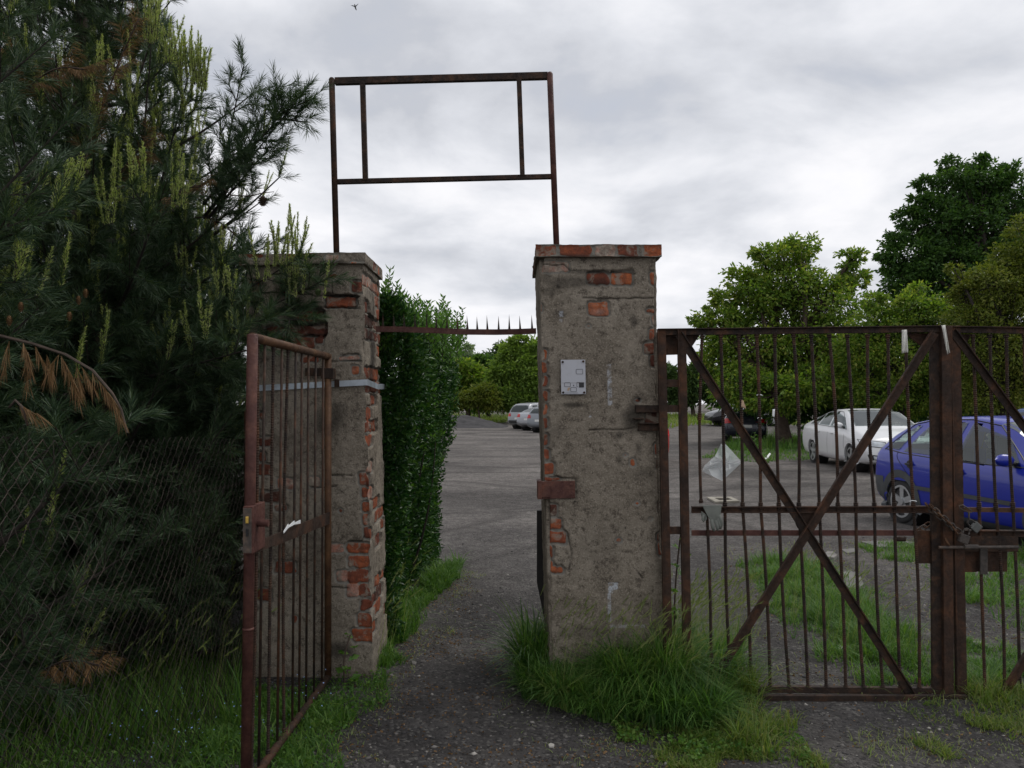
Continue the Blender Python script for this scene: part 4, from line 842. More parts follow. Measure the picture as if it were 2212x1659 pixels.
seedheads('wild_barley', 'pale bristly barley heads rising from the grass at the gate posts', [([(1440, 1400), (1620, 1390), (1600, 1500), (1440, 1500)], 200), ([(1120, 1440), (1200, 1485), (1500, 1500), (1540, 1560), (1200, 1540)], 170), ([(810, 1330), (860, 1300), (880, 1400), (810, 1450)], 40), ([(1660, 1300), (1990, 1400), (1990, 1450), (1800, 1420)], 70)], .3, .5)
seedheads('meadow_grass_heads', 'thin pale seed heads among the grass by the fence', [([(-100, 1560), (520, 1450), (520, 1620), (-50, 1720)], 110)], .3, .6)
# clover and forget-me-nots
ground_leaves('clover_and_weeds', 'low clover and broad-leaved weeds among the grass left of the path', [([(-60, 1560), (560, 1500), (720, 1470), (840, 1440), (800, 1540), (700, 1720), (-60, 1720)], 4500), ([(690, 1410), (760, 1400), (780, 1460), (690, 1470)], 700), ([(1300, 1570), (1700, 1580), (1720, 1650), (1350, 1620)], 1500)], .020, .05, M['grass'])
ground_leaves('forget_me_nots', 'tiny pale blue flowers scattered in the grass under the wicket gate', [([(200, 1600), (560, 1540), (690, 1480), (720, 1540), (640, 1640), (300, 1700)], 150)], .009, .20, M['flower'], 'flowers')
# far meadow and the green island under the walnut tree
def pts_rect(x0, x1, y0, y1, n, sd=1):
    x = RNG.uniform(x0, x1, n); y = RNG.uniform(y0, y1, n); k = fbm(x * .6, y * .6, sd=sd) > .38; x, y = x[k], y[k]
    return np.stack([x, y, gz(x, y)], -1)
isl = [(1515, 990), (1560, 965), (1640, 950), (1760, 945), (1765, 992), (1650, 1000)]
grass('island_grass', 'grass and weeds on the green island under the walnut tree', [(isl, 5200, .10, .26, .022, .5, .6), ([(1560, 966), (1640, 948), (1760, 945), (1750, 970), (1600, 975)], 3000, .35, .75, .022, .4, .5)], M['grass'])
grass('far_meadow', 'sunlit green meadow strip beyond the car park', [(pts_rect(-8, 1.8, 60, 70, 4500), 0, .25, .7, .05, .3, .5), (pts_rect(9, 22, 46, 75, 11000, 2), 0, .2, .6, .05, .3, .5), (pts_rect(-9, 22, 62, 78, 5000, 3), 0, .3, .9, .05, .3, .5)], M['grassyel'])
# cinder bank at the far side of the car park
bx = np.linspace(-15, -.2, 90); by = np.linspace(50, 58, 24); BX, BY = np.meshgrid(bx, by); env = np.clip(1 - np.abs((BY - 54) / 4), 0, 1) * np.clip((-.2 - BX) / 6, 0, 1) ** .8 * np.clip((BX + 15) / 3, 0, 1)
BZ = env * (.95 + .7 * fbm(BX * .5, BY * .5, sd=8)) + (fbm(BX * 3, BY * 3, sd=9) - .5) * .12 * (env > 0) - .02
k = len(bx); id_ = np.arange(BX.size).reshape(BX.shape); f = np.stack([id_[:-1, :-1], id_[:-1, 1:], id_[1:, 1:], id_[1:, :-1]], -1).reshape(-1, 4)
o = obj('cinder_bank', np.stack([BX, BY, BZ], -1).reshape(-1, 3), f, m_plain('dark_cinders', (.032, .030, .032), .95, var=.5, scale=3, bmp=.6), smooth=True); o['kind'] = 'structure'

# ================================================================== LEAFY TREES
def limb_pts(a, b2, bend, n=6):
    a, b2 = Vector(a), Vector(b2); j = Vector((random.uniform(-1, 1), random.uniform(-1, 1), random.uniform(0, 1))) * bend
    return [a.lerp(b2, i / n) + j * math.sin(math.pi * i / n) for i in range(n + 1)]
def tree(label, base, clumps, leaf, n_leaf, mat, group=None, trunk_r=.18, name='leafy_tree', cat='tree', sub=26, spread=.32, bark='bark', fork=.35, topmul=1.0):
    """clumps: (x,y,z,rx,ry,rz). leaves gathered in small sprays spread through each clump"""
    base = Vector(base); t = thing(name, label, cat, tuple(base), group)
    C_ = np.array(clumps, float); vol = C_[:, 3] * C_[:, 4] * C_[:, 5]; wts = vol ** .67; wts /= wts.sum()
    P_, D_ = [], []
    mb = MB(); cen = C_[:, :3].mean(0); zf = base.z + (C_[:, 2].min() - base.z) * .75; hub = Vector((base.x * .6 + cen[0] * .4, base.y * .6 + cen[1] * .4, max(zf, base.z + .6)))
    tp = limb_pts(base - Vector((0, 0, .1)), hub, trunk_r * .8); mb.tube(tp, [trunk_r * (1.25 - .55 * i / 6) for i in range(7)], 9)
    for c, w_ in zip(C_, wts):
        cv = Vector(c[:3]); lp = limb_pts(hub, cv, .12 * (cv - hub).length, 7); mb.tube(lp, [trunk_r * .62 * (1 - i / 7) ** .8 + .012 for i in range(8)], 6, cap=False)
        ns = max(4, int(sub * w_ * len(C_))); u = RNG.normal(0, 1, (ns, 3)); u /= np.linalg.norm(u, axis=1)[:, None]
        rr = RNG.uniform(.35, 1.08, ns)[:, None] ** .6; sc_ = c[:3] + u * rr * c[3:6]
        for q in sc_[::2]: q = Vector(q); s_ = lp[random.randint(3, 7)]; mb.tube([s_, s_.lerp(q, .5) + Vector((0, 0, random.uniform(-.1, .15) * (q - s_).length)), q], [.022, .014, .006], 4, cap=False)
        nl = int(n_leaf * w_); wi = RNG.integers(0, ns, nl); sd = spread * np.cbrt(c[3] * c[4] * c[5])
        offv = RNG.normal(0, 1, (nl, 3)) * sd * np.array([1, 1, .62]); p = sc_[wi] + offv
        P_.append(p); dd = offv / (sd + 1e-9) * .6 + u[wi] * .5 + RNG.normal(0, .5, (nl, 3)); dd[:, 2] -= .35; D_.append(dd)
    p = np.concatenate(P_); dd = np.concatenate(D_)
    p[:, 2] = np.maximum(p[:, 2], base.z + .05)
    mb.build('trunk', M[bark], t, smooth=True)
    v, f = leafcloud(p, dd, leaf * RNG.uniform(.45, 1.45, len(p)), leaf * .55 * RNG.uniform(.7, 1.2, len(p))); obj('crown', v, f, M[mat], t); return t
def pc(px, py, rx, ry, D, dz=1.0):    # clump from image position and radii at distance D
    c = at(px, py, D); return (c.x, c.y + random.uniform(-.15, .15) * rx * D / F, c.z, rx * D / F, rx * D / F * dz, ry * D / F)
DW = 30
wal = [pc(1700, 610, 75, 45, DW), pc(1640, 640, 60, 45, DW), pc(1770, 660, 75, 60, DW), pc(1560, 700, 50, 40, DW), pc(1520, 690, 25, 18, DW), pc(1620, 740, 90, 55, DW), pc(1740, 760, 100, 60, DW), pc(1600, 600, 35, 25, DW),
       pc(1725, 540, 38, 28, DW), pc(1690, 560, 45, 30, DW), pc(1840, 560, 28, 22, DW), pc(1850, 600, 25, 25, DW), pc(1815, 620, 30, 30, DW), pc(1645, 548, 28, 18, DW), pc(1850, 560, 15, 12, DW), pc(1600, 830, 60, 45, DW - 1), pc(1680, 850, 70, 38, DW - 2), pc(1790, 830, 70, 45, DW - 1), pc(1540, 780, 35, 40, DW), pc(1740, 830, 60, 40, DW - 2), pc(1495, 690, 12, 9, DW), pc(1570, 640, 32, 18, DW), pc(1535, 655, 18, 10, DW)]
tree('broad walnut tree with yellow-green leaves standing on the green island behind the left gate leaf', (10.4, 30, 0), wal, .165, 38000, 'walnut', trunk_r=.22, name='walnut_tree', sub=64, spread=.14)
DM = 46
mp_ = [pc(2070, 400, 55, 40, DM), pc(2130, 390, 50, 35, DM), pc(2190, 440, 55, 60, DM), pc(2030, 480, 60, 50, DM), pc(2110, 480, 70, 60, DM), pc(1975, 560, 60, 55, DM), pc(2060, 580, 80, 60, DM), pc(2160, 570, 80, 70, DM), pc(1945, 600, 40, 40, DM), pc(2000, 395, 22, 14, DM), pc(2050, 360, 18, 22, DM), pc(2110, 350, 25, 18, DM), pc(1960, 470, 28, 25, DM), pc(1990, 440, 25, 22, DM), pc(1915, 555, 22, 10, DM), pc(1930, 520, 25, 16, DM), pc(2180, 370, 25, 16, DM), pc(2240, 480, 50, 60, DM), pc(2240, 600, 60, 70, DM), pc(1990, 660, 50, 40, DM)]
tree('tall dark green maple rising above all the other trees on the right', (28, 46, 0), mp_, .24, 50000, 'maple', trunk_r=.3, name='maple_tree', sub=80, spread=.15, bark='barkdark')
DO = 25
tree('olive green tree with reddish young leaves at the right edge of the picture', (15.5, 25, 0), [pc(2190, 560, 45, 40, DO), pc(2140, 620, 60, 50, DO), pc(2220, 500, 35, 40, DO), pc(2080, 610, 30, 22, DO), pc(2200, 670, 70, 60, DO), pc(2110, 690, 60, 45, DO), pc(2230, 600, 50, 60, DO), pc(2150, 760, 90, 60, DO), pc(2240, 800, 70, 70, DO), pc(2060, 580, 14, 9, DO), pc(2070, 640, 20, 14, DO), pc(2140, 850, 70, 40, DO)], .115, 34000, 'olive', trunk_r=.12, sub=60, spread=.17, bark='barkdark')
tree('bushy olive green tree between the walnut tree and the tall maple', (13.2, 27, 0), [pc(1900, 700, 60, 45, 27), pc(1960, 680, 60, 40, 27), pc(2020, 700, 60, 50, 27), pc(1880, 650, 28, 22, 27), pc(1990, 640, 40, 22, 27), pc(1930, 780, 80, 60, 27), pc(2040, 790, 70, 60, 27), pc(1860, 760, 50, 50, 27), pc(1900, 850, 70, 40, 27), pc(2010, 860, 70, 40, 27)], .13, 30000, 'walnut', trunk_r=.12, sub=54, spread=.18, bark='barkdark')
tree('dark undergrowth tree filling the shade behind the white car', (14.5, 31, 0), [pc(x, y, 75, 55, 31.5) for x, y in ((1640, 840), (1740, 850), (1840, 850), (1930, 850), (2020, 850), (2110, 850), (2210, 850), (1800, 780), (1960, 770), (2120, 770), (2230, 770))], .26, 20000, 'maple', trunk_r=.2, sub=40, spread=.3, bark='barkdark')
# trees seen through the opening and beside the pillar
tree('fresh light green tree beyond the silver cars, seen through the wicket opening', (1.4, 60, 0), [pc(1140, 870, 50, 18, 60), pc(1110, 760, 30, 25, 60), pc(1085, 800, 30, 30, 60), pc(1130, 800, 40, 35, 60), pc(1100, 845, 45, 30, 60), pc(1150, 760, 30, 25, 60), pc(1160, 830, 40, 40, 60), pc(1090, 870, 35, 15, 60), pc(1120, 735, 18, 12, 60), pc(1066, 830, 18, 22, 60)], .27, 22000, 'lime', trunk_r=.16, sub=60, spread=.17)
tree('mid green tree with a brownish tint behind the end of the hedge', (-3.4, 62, 0), [pc(1000, 800, 25, 22, 62), pc(1025, 820, 28, 28, 62), pc(990, 845, 30, 28, 62), pc(1030, 865, 25, 20, 62), pc(960, 830, 30, 40, 62), pc(1045, 850, 20, 25, 62)], .34, 8000, 'walnut', trunk_r=.2, sub=36, spread=.25)
tree('dark green tree in the gap between the light green tree and the hedge', (-1.8, 68, 0), [pc(1045, 790, 22, 22, 68), pc(1030, 780, 15, 15, 68), pc(1050, 830, 26, 30, 68), pc(1020, 840, 30, 30, 68), pc(1040, 870, 30, 20, 68)], .36, 6000, 'maple', trunk_r=.2, sub=30, spread=.25, bark='barkdark')
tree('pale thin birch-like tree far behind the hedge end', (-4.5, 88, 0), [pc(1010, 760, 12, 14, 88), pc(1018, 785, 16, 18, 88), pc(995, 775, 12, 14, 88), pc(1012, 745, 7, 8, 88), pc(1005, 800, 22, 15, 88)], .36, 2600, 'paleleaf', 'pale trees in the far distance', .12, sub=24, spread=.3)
tree('pale poplar far away, left of the light green tree', (-1.0, 92, 0), [pc(1070, 770, 16, 16, 92), pc(1052, 785, 14, 14, 92), pc(1082, 755, 12, 12, 92), pc(1058, 800, 20, 20, 92), pc(1086, 745, 7, 7, 92)], .36, 3000, 'farleaf', 'pale trees in the far distance', .12, sub=24, spread=.3)
tree('distant tree seen over the grass through the gap at the gate hinge posts', (16, 70, .3), [pc(1455, 830, 22, 25, 70), pc(1500, 820, 25, 30, 70), pc(1480, 850, 30, 22, 70), pc(1530, 830, 25, 30, 70), pc(1440, 800, 14, 15, 70), pc(1430, 840, 20, 20, 70), pc(1505, 790, 14, 14, 70), pc(1560, 850, 30, 25, 70)], .4, 8000, 'farleaf', trunk_r=.18, sub=30, spread=.25)
o = None
tree('rounded mid green tree behind the three silver cars, right of the light green tree', (4.5, 72, 0), [pc(1170, 800, 40, 40, 72), pc(1210, 790, 40, 40, 72), pc(1190, 840, 50, 30, 72), pc(1150, 790, 20, 30, 72)], .4, 6000, 'olive', trunk_r=.18, sub=36, spread=.22)
tree('olive coloured bush left of the light green tree, at the meadow edge', (-2.4, 58, 0), [pc(1045, 850, 22, 20, 58), pc(1020, 862, 24, 16, 58), pc(1060, 868, 20, 14, 58), pc(990, 866, 22, 16, 58)], .26, 5000, 'olive', trunk_r=.08, sub=36, spread=.25, name='bush', cat='bush')
# wooded skyline: reads as one mass
cl = []
for x in range(-2600, 4200, 48): cl.append(pc(x, 862 - abs(math.sin(x * .011)) * 26 - random.uniform(0, 18), 42, 34, 110))
C_ = np.array(cl); nl = 50000; wi = RNG.integers(0, len(C_), nl); u = RNG.normal(0, 1, (nl, 3)); u /= np.linalg.norm(u, axis=1)[:, None]
p = C_[wi, :3] + u * C_[wi, 3:6] * (RNG.random((nl, 1)) ** .35); p[:, 2] = np.maximum(p[:, 2], .1)
v, f = leafcloud(p, RNG.normal(0, 1, (nl, 3)), 1.0 * RNG.uniform(.6, 1.3, nl), .7); tag(obj('far_wood', v, f, M['farleaf']), 'line of distant woodland along the horizon', 'woodland', kind='stuff')
# ================================================================== PRIVET HEDGE
t = thing('privet_hedge', 'dense dark green privet hedge with leafy sprouts along the left side of the path', 'hedge', (-1.2, 6.6, 0))
nb = 56000; Y = RNG.uniform(5.25, 8.1, nb); Z = RNG.uniform(.05, 2.25, nb)
def hx(Y, Z): return -.87 + .20 * np.clip((Z - .7) / 1.3, 0, 1) - .22 * np.clip((Z - 1.85) / .4, 0, 1) ** 2 + .045 * (Y - 5.3) + (fbm(Y * 2.3, Z * 2.3, sd=33) - .5) * .26 + np.where(Z < .5, -.02, 0)
k = RNG.random(nb) < .62; X = np.where(k, hx(Y, Z) - RNG.exponential(.045, nb), RNG.uniform(-1.6, -.9, nb))
top = RNG.random(nb) < .16; Z = np.where(top, 2.12 + .20 * (fbm(X * 3, Y * 3, sd=44) - .3) - RNG.exponential(.04, nb) + .1, Z); X = np.where(top, RNG.uniform(-1.75, -.52, nb), X); X = np.minimum(X, hx(Y, Z) + .03)
end = RNG.random(nb) < .14; Y = np.where(end, 5.22 + RNG.exponential(.04, nb), Y); core = RNG.random(nb) < .13; Y = np.where(core, RNG.uniform(5.3, 6.3, nb), Y); X = np.where(core, RNG.uniform(-1.25, -.9, nb), X)
end2 = RNG.random(nb) < .05; Y = np.where(end2, 8.1 - RNG.exponential(.04, nb), Y)
dd = RNG.normal(0, .6, (nb, 3)); dd[:, 0] += .5; dd[:, 2] += .25; dd[:, 2] += top * .7
v, f = leafcloud(np.stack([X, Y, Z], -1), dd, .052 * RNG.uniform(.4, 1.35, nb), .022); obj('leaves', v, f, M['privet'], t)
mb = MB(); V_, D_ = [], []
def hsprout(b, h, lean):
    tip = Vector(b) + Vector((lean, random.uniform(-.04, .04), h)); mb.tube([b, Vector(b).lerp(tip, .5) + Vector((0, 0, .01)), tip], [.004, .003, .0015], 4, cap=False)
    n = int(h / .022)
    for i in range(n):
        q = Vector(b).lerp(tip, i / n); a = i * 1.9
        for s in (0, math.pi): V_.append(q); D_.append((math.cos(a + s) * .8, math.sin(a + s) * .8, .75))
for i in range(230):
    x = random.uniform(-1.3, -.48); y = random.uniform(5.3, 8.0); hsprout((x, y, 2.02 + random.uniform(-.05, .1)), random.choice([.14, .2, .26, .34]) * random.uniform(.7, 1.2), random.uniform(-.04, .09))
for px, py, D in ((845, 578, 5.45), (858, 606, 5.5), (848, 640, 5.4), (872, 632, 5.6), (884, 640, 5.7), (836, 610, 5.35), (905, 668, 6.0), (925, 672, 6.2), (862, 650, 5.5), (895, 650, 5.9), (1000, 664, 6.9), (985, 690, 7.2), (970, 668, 6.9), (840, 600, 5.6)):
    p = at(px, py, D); b = Vector((p.x - .06, D, 1.95)); hsprout(b, max(.2, p.z - b.z), p.x - b.x)
for i in range(90):
    z = random.uniform(.4, 2.1); y = random.uniform(5.4, 8); hsprout((float(hx(np.array(y), np.array(z))) - .03, y, z), random.uniform(.06, .11), random.uniform(.05, .13))
v, f = leafcloud(np.array([tuple(q) for q in V_]), np.array(D_), .052 * RNG.uniform(.7, 1.2, len(V_)), .020); obj('young_sprouts', v, f, M['privet_new'], t)
for i in range(60): y = 5.3 + 2.7 * random.random(); x = random.uniform(-1.4, -.9); mb.tube(limb_pts((x, y, 0), (x + random.uniform(-.3, .3), y + random.uniform(-.2, .2), random.uniform(1.2, 2.0)), .08), [.014 - .0016 * j for j in range(7)], 5, cap=False)
mb.build('stems', M['barkdark'], t)
# weeds between the gate posts
def weed(label, x, D, h, n, L, mat):
    t = thing('tall_weed', label, 'plant', (x, D, 0)); mb = MB(); V_, D_ = [], []
    tip = Vector((x + .03, D, h)); st = limb_pts((x, D, 0), tip, .03); mb.tube(st, .005, 5)
    for i in range(n):
        z = (i + 1) / n; q = Vector((x, D, 0)).lerp(tip, z); a = i * 2.4; V_.append(q); D_.append((math.cos(a), math.sin(a), .15))
        for k in range(2): V_.append(q + Vector((math.cos(a), math.sin(a), .2)) * L * .4); D_.append((math.cos(a + k - .5), math.sin(a + k - .5), .3))
    mb.build('stem', M['bark'], t); V_ = np.array([tuple(v) for v in V_]); s = 1.25 - V_[:, 2] / h * .8; v, f = leafcloud(V_, np.array(D_), L * s, L * .6 * s); obj('leaves', v, f, mat, t)
weed('tall weed with a dark stem growing between the two hinge posts of the double gate', (1460 - CX) * 4.6 / F, 4.6, .86, 17, .07, M['grassdark'])
weed('leafy weed sprouting at the foot of the left pillar', (748 - CX) * 4.5 / F, 4.48, .30, 8, .06, M['grass'])
weed('small weed on the edge of the green island', 7.1, 23.4, .7, 12, .12, M['grass'])
# ================================================================== PINES
class Pine:
    def __init__(s): s.sh = {k: [] for k in ('old', 'new', 'dead')}; s.stem = MB(); s.dstem = MB(); s.cones = []
    def add(s, kind, p, d, L): s.sh[kind].append((*p, *d, L))
    def needles(s, kind, per, nl, wd, ang):
        a = np.array(s.sh[kind], float)
        if not len(a): return None
        n = len(a); cnt = np.maximum(6, (per * a[:, 6] / .2)).astype(int); ix = np.repeat(np.arange(n), cnt); m_ = len(ix)
        t = RNG.random(m_); p = a[ix, :3]; d_ = a[ix, 3:6]; L = a[ix, 6]
        base = p + d_ * (L * t)[:, None]; r = RNG.normal(0, 1, (m_, 3)); r -= d_ * (r * d_).sum(1)[:, None]; r /= np.linalg.norm(r, axis=1)[:, None] + 1e-9
        an = np.radians(ang) * RNG.uniform(.6, 1.25, m_) * (1 - .35 * t); nd = d_ * np.cos(an)[:, None] + r * np.sin(an)[:, None]
        if kind == 'dead': nd[:, 2] -= .75; nd /= np.linalg.norm(nd, axis=1)[:, None]
        ln = nl * RNG.uniform(.7, 1.2, m_) * (1.0 if kind != 'new' else (1.15 - .5 * t)); side = np.cross(nd, RNG.normal(0, 1, (m_, 3))); side /= np.linalg.norm(side, axis=1)[:, None] + 1e-9
        mid = base + nd * (ln * .55)[:, None]; tip = base + nd * ln[:, None] + np.array([0, 0, -.004]); hw = side * wd / 2
        V = np.stack([base - hw, base + hw, mid + hw, tip, mid - hw], 1)
        tri = np.array([(0, 1, 2), (0, 2, 4), (4, 2, 3)]) if kind != 'x' else None
        return V.reshape(-1, 3), (tri[None] + (np.arange(m_) * 5)[:, None, None]).reshape(-1, 3)
def rotv(d, ang, az):
    d = Vector(d).normalized(); o = d.orthogonal().normalized(); o = Matrix.Rotation(az, 3, d) @ o
    return (d * math.cos(ang) + o * math.sin(ang)).normalized()
def twig(P_, p, d, L, ok, kind='old', newp=.35, rad=.004):
    """a twig: chain of shoots with forks; candle shoots at its tip"""
    p = Vector(p); d = Vector(d).normalized(); n = max(1, int(L / .13)); s = L / n; pts = [p.copy()]
    for i in range(n):
        q = p + d * s
        if not ok(q): break
        P_.add(kind, p, d, s); p = q; pts.append(p.copy()); d = (d + Vector((random.uniform(-.12, .12), random.uniform(-.12, .12), .05 if kind != 'dead' else -.08))).normalized()
        if i < n - 1 and random.random() < .75:
            for k in (0, 1):
                e = rotv(d, R(45), random.uniform(0, 6.28)); e.z = e.z * .6 + .1
                if ok(p + e.normalized() * .15): P_.add(kind, p, e.normalized(), random.uniform(.09, .17))
    if len(pts) > 1: (P_.dstem if kind == 'dead' else P_.stem).tube(pts, [rad * (1 - .6 * i / len(pts)) for i in range(len(pts))], 4, cap=False)
    if kind == 'old':
        if p.z < 1.75: newp *= .18
        for k in range(3): e = rotv(d, R(38), random.uniform(0, 6.28)); P_.add('old', p, e, random.uniform(.07, .13))
        if random.random() < newp:
            for k in range(random.choice([1, 2, 3, 3])):
                e = (Vector((random.uniform(-.22, .22), random.uniform(-.22, .22), 1)) + d * .3).normalized(); cd = random.uniform(.14, .30); candle(P_, p, e, cd)
def candle(P_, p, e, L):
    p = Vector(p); e = Vector(e).normalized(); c = Vector((random.uniform(-.1, .1), random.uniform(-.1, .1), .12)); s = L / 3; pts = [p.copy()]
    for i in range(3): P_.add('new', p, e, s); p = p + e * s; pts.append(p.copy()); e = (e + c * .6).normalized()
    P_.stem.tube(pts, [.0032, .0028, .0022, .0018], 4, cap=False)
def limb(P_, a, b2, r0, ok, tw=.42, step=.085, start=.22, newp=.35, kind='old', sag=.12):
    a, b2 = Vector(a), Vector(b2); L = (b2 - a).length; n = 9; up = Vector((0, 0, -sag * L))
    pts = [a.lerp(b2, i / n) + up * math.sin(math.pi * i / n) for i in range(n + 1)]
    P_.stem.tube(pts, [max(.004, r0 * (1 - i / n * .85)) for i in range(n + 1)], 6, cap=False)
    m_ = int(L * (1 - start) / step)
    for i in range(m_):
        t = start + (1 - start) * i / m_; j = min(n - 1, int(t * n)); q = pts[j].lerp(pts[j + 1], t * n - j); d = (pts[j + 1] - pts[j]).normalized()
        if not ok(q): continue
        e = rotv(d, R(random.uniform(38, 65)), random.uniform(0, 6.28)); e = (e + Vector((0, 0, .22))).normalized()
        twig(P_, q, e, tw * random.uniform(.45, 1) * (1.15 - .55 * t), ok, kind, newp)
    d = (pts[-1] - pts[-2]).normalized(); twig(P_, pts[-1], d, tw * .5, ok, kind, newp); return pts
def finish(P_, t, per=84, nl=.070, wd=.0025, dn=True):
    v = P_.needles('old', per, nl, wd, 42); obj('needles', *v, M['needle'], t)
    v = P_.needles('new', 190, .023, .0027, 42)
    if v: obj('new_shoots', *v, M['shoot'], t)
    v = P_.needles('dead', 80, .065, .0018, 34)
    if v: obj('dead_needles', *v, M['deadneedle'], t)
    if P_.dstem.v: P_.dstem.build('dead_branch', M['bark'], t)
    for q in getattr(P_, 'dl', []): q.build('dead_branch', M['bark'], t, smooth=True)
    P_.stem.build('branches', M['barkdark'], t)
def cone(mb, c, r, L, d=(0, 0, -1)):
    c = Vector(c); d = Vector(d).normalized(); n = 46
    mb.tube([c, c + d * L * .3, c + d * L], [r * .5, r * .7, r * .2], 6)
    for i in range(n):
        t = i / n; a = i * 2.399; o = d.orthogonal().normalized(); o = Matrix.Rotation(a, 3, d) @ o; s = d.cross(o); q = c + d * L * t; rr = r * math.sin(math.pi * (.15 + .8 * t)) ** .7
        tip = q + o * rr * 1.25 + d * r * .15; mb.add([q + s * rr * .28, q - s * rr * .28, tip - s * rr * .2, tip + s * rr * .2, q + o * rr * .8 + d * r * .35], [(0, 1, 2, 3), (1, 0, 4), (2, 1, 4), (3, 2, 4), (0, 3, 4)])
def proj(q): return (CX + q.x * F / q.y, HY - (q.z - CH) * F / q.y) if q.y > .3 else (-9999, 0)
EDGE_Y = np.array([-200, 0, 60, 110, 160, 200, 240, 300, 360, 420, 470, 520, 560, 620, 680, 740, 800, 1000, 1400, 1800])
EDGE_X = np.array([325, 330, 345, 360, 385, 400, 425, 440, 440, 435, 445, 470, 530, 620, 610, 545, 525, 522, 520, 500])
def envelope(q):
    if q.z < 0.05 or q.y < 1.3: return False
    if q.z < 1.5: 
        if q.x > -1.53: return False
    elif q.x > -1.34 and q.y < 4.5 and q.z < 2.2: return False
    if q.y < 4.66 and q.x > -1.0: return False
    if 4.5 < q.y < 5.25 and q.x > -1.60 and q.z < 2.46: return False     # keep out of the pillar
    px, py = proj(q)
    return px < np.interp(py, EDGE_Y, EDGE_X) + random.uniform(-25, 12)
def pine(label, x, y, H, nl_, Lmax, tw, near, newp, seed, nl=.062, wd=.0019, per=74, step=.085, zlo=.2):
    random.seed(seed); t = thing('pine_tree', label, 'tree', (x, y, 0), 'pine trees behind the chain-link fence'); P_ = Pine()
    mb = MB(); tp = [Vector((x + .05 * math.sin(z * 1.3), y + .05 * math.cos(z * 1.7), z)) for z in np.linspace(-.05, H, 14)]; mb.tube(tp, [.085 * (1 - i / 14) + .012 for i in range(14)], 9); mb.build('trunk', M['bark'], t, smooth=True)
    for i in range(nl_):
        z = zlo + (H - zlo - .1) * (i + random.random()) / nl_; az = i * 2.399 + random.uniform(-.3, .3); k = max(.22, (1 - (z / H) ** 1.6)); L = Lmax * k * random.uniform(.75, 1.1)
        a = Vector((x, y, z)); el = R(random.uniform(8, 30) + 25 * z / H); b2 = a + Vector((math.cos(az) * math.cos(el), math.sin(az) * math.cos(el), math.sin(el))) * L
        if not near and b2.y < y - .3 and random.random() < .3: continue
        limb(P_, a, b2, .022 * k + .006, envelope, tw, step, newp=newp)
    return t, P_
t, P1 = pine('big near pine with many upright yellow-green shoots, its boughs reaching over the left pillar', -2.85, 5.3, 5.6, 112, 1.9, .48, True, .42, 3, step=.05)
# boughs traced along the picture edge, standing out to the right at their own depths
anyok = lambda q: True
def px_limb(P_, pts, D0, D1, tw, newp, step=.07, kind='old', start=.1, sag=0.0, r=.012):
    a, b2 = at(*pts[0], D0), at(*pts[1], D1); return limb(P_, a, b2, r, anyok, tw, step, start, newp, kind, sag)
px_limb(P1, ((440, 470), (615, 250)), 5.0, 4.5, .20, .0, .055)
px_limb(P1, ((590, 255), (655, 222)), 4.6, 4.45, .10, .0, .04); px_limb(P1, ((590, 255), (648, 262)), 4.6, 4.45, .10, .0, .04)
px_limb(P1, ((470, 420), (520, 172)), 5.0, 4.7, .16, .0, .06); px_limb(P1, ((480, 430), (585, 218)), 5.0, 4.6, .16, .05, .06)
px_limb(P1, ((440, 440), (570, 292)), 4.9, 4.5, .2, .1, .05); px_limb(P1, ((450, 470), (560, 345)), 4.9, 4.55, .16, .0, .05)
px_limb(P1, ((330, 470), (400, 190)), 4.8, 4.6, .22, .9, .07); px_limb(P1, ((300, 420), (325, 120)), 4.6, 4.4, .2, .5, .07)
px_limb(P1, ((380, 720), (600, 585)), 4.9, 4.45, .34, .7, .05); px_limb(P1, ((420, 740), (680, 615)), 4.9, 4.40, .22, .15, .045)
px_limb(P1, ((400, 700), (640, 690)), 4.9, 4.42, .24, .1, .05); px_limb(P1, ((380, 640), (560, 540)), 5.3, 5.2, .26, .3, .05); px_limb(P1, ((350, 760), (540, 700)), 4.7, 4.2, .26, .3, .05)
px_limb(P1, ((300, 820), (520, 760)), 4.6, 4.1, .26, .3, .05); px_limb(P1, ((330, 600), (505, 450)), 5.0, 4.9, .28, .4, .05); px_limb(P1, ((470, 640), (500, 520)), 5.0, 4.9, .2, .2, .05)
for (x, y, D, n, L) in ((600, 570, 4.42, 6, .30), (625, 590, 4.42, 5, .32), (640, 600, 4.4, 3, .3), (400, 170, 4.6, 5, .26), (425, 175, 4.6, 5, .24), (325, 90, 4.4, 4, .3), (690, 640, 4.38, 1, .26), (360, 130, 4.4, 3, .24), (435, 190, 4.6, 4, .2), (570, 600, 4.4, 4, .25), (385, 450, 4.2, 4, .24), (300, 420, 4.0, 5, .25), (230, 480, 3.9, 4, .22), (250, 440, 4.0, 4, .3), (640, 640, 4.4, 4, .2), (480, 640, 4.4, 3, .2), (510, 720, 4.2, 3, .14)):
    for k in range(n + (3 if y < 260 else 0)): candle(P1, at(x + random.uniform(-14, 14), y + random.uniform(-5, 10), D - (.3 if y < 260 else 0)), (random.uniform(-.16, .22), random.uniform(-.2, .1), 1), L * random.uniform(.7, 1.2))
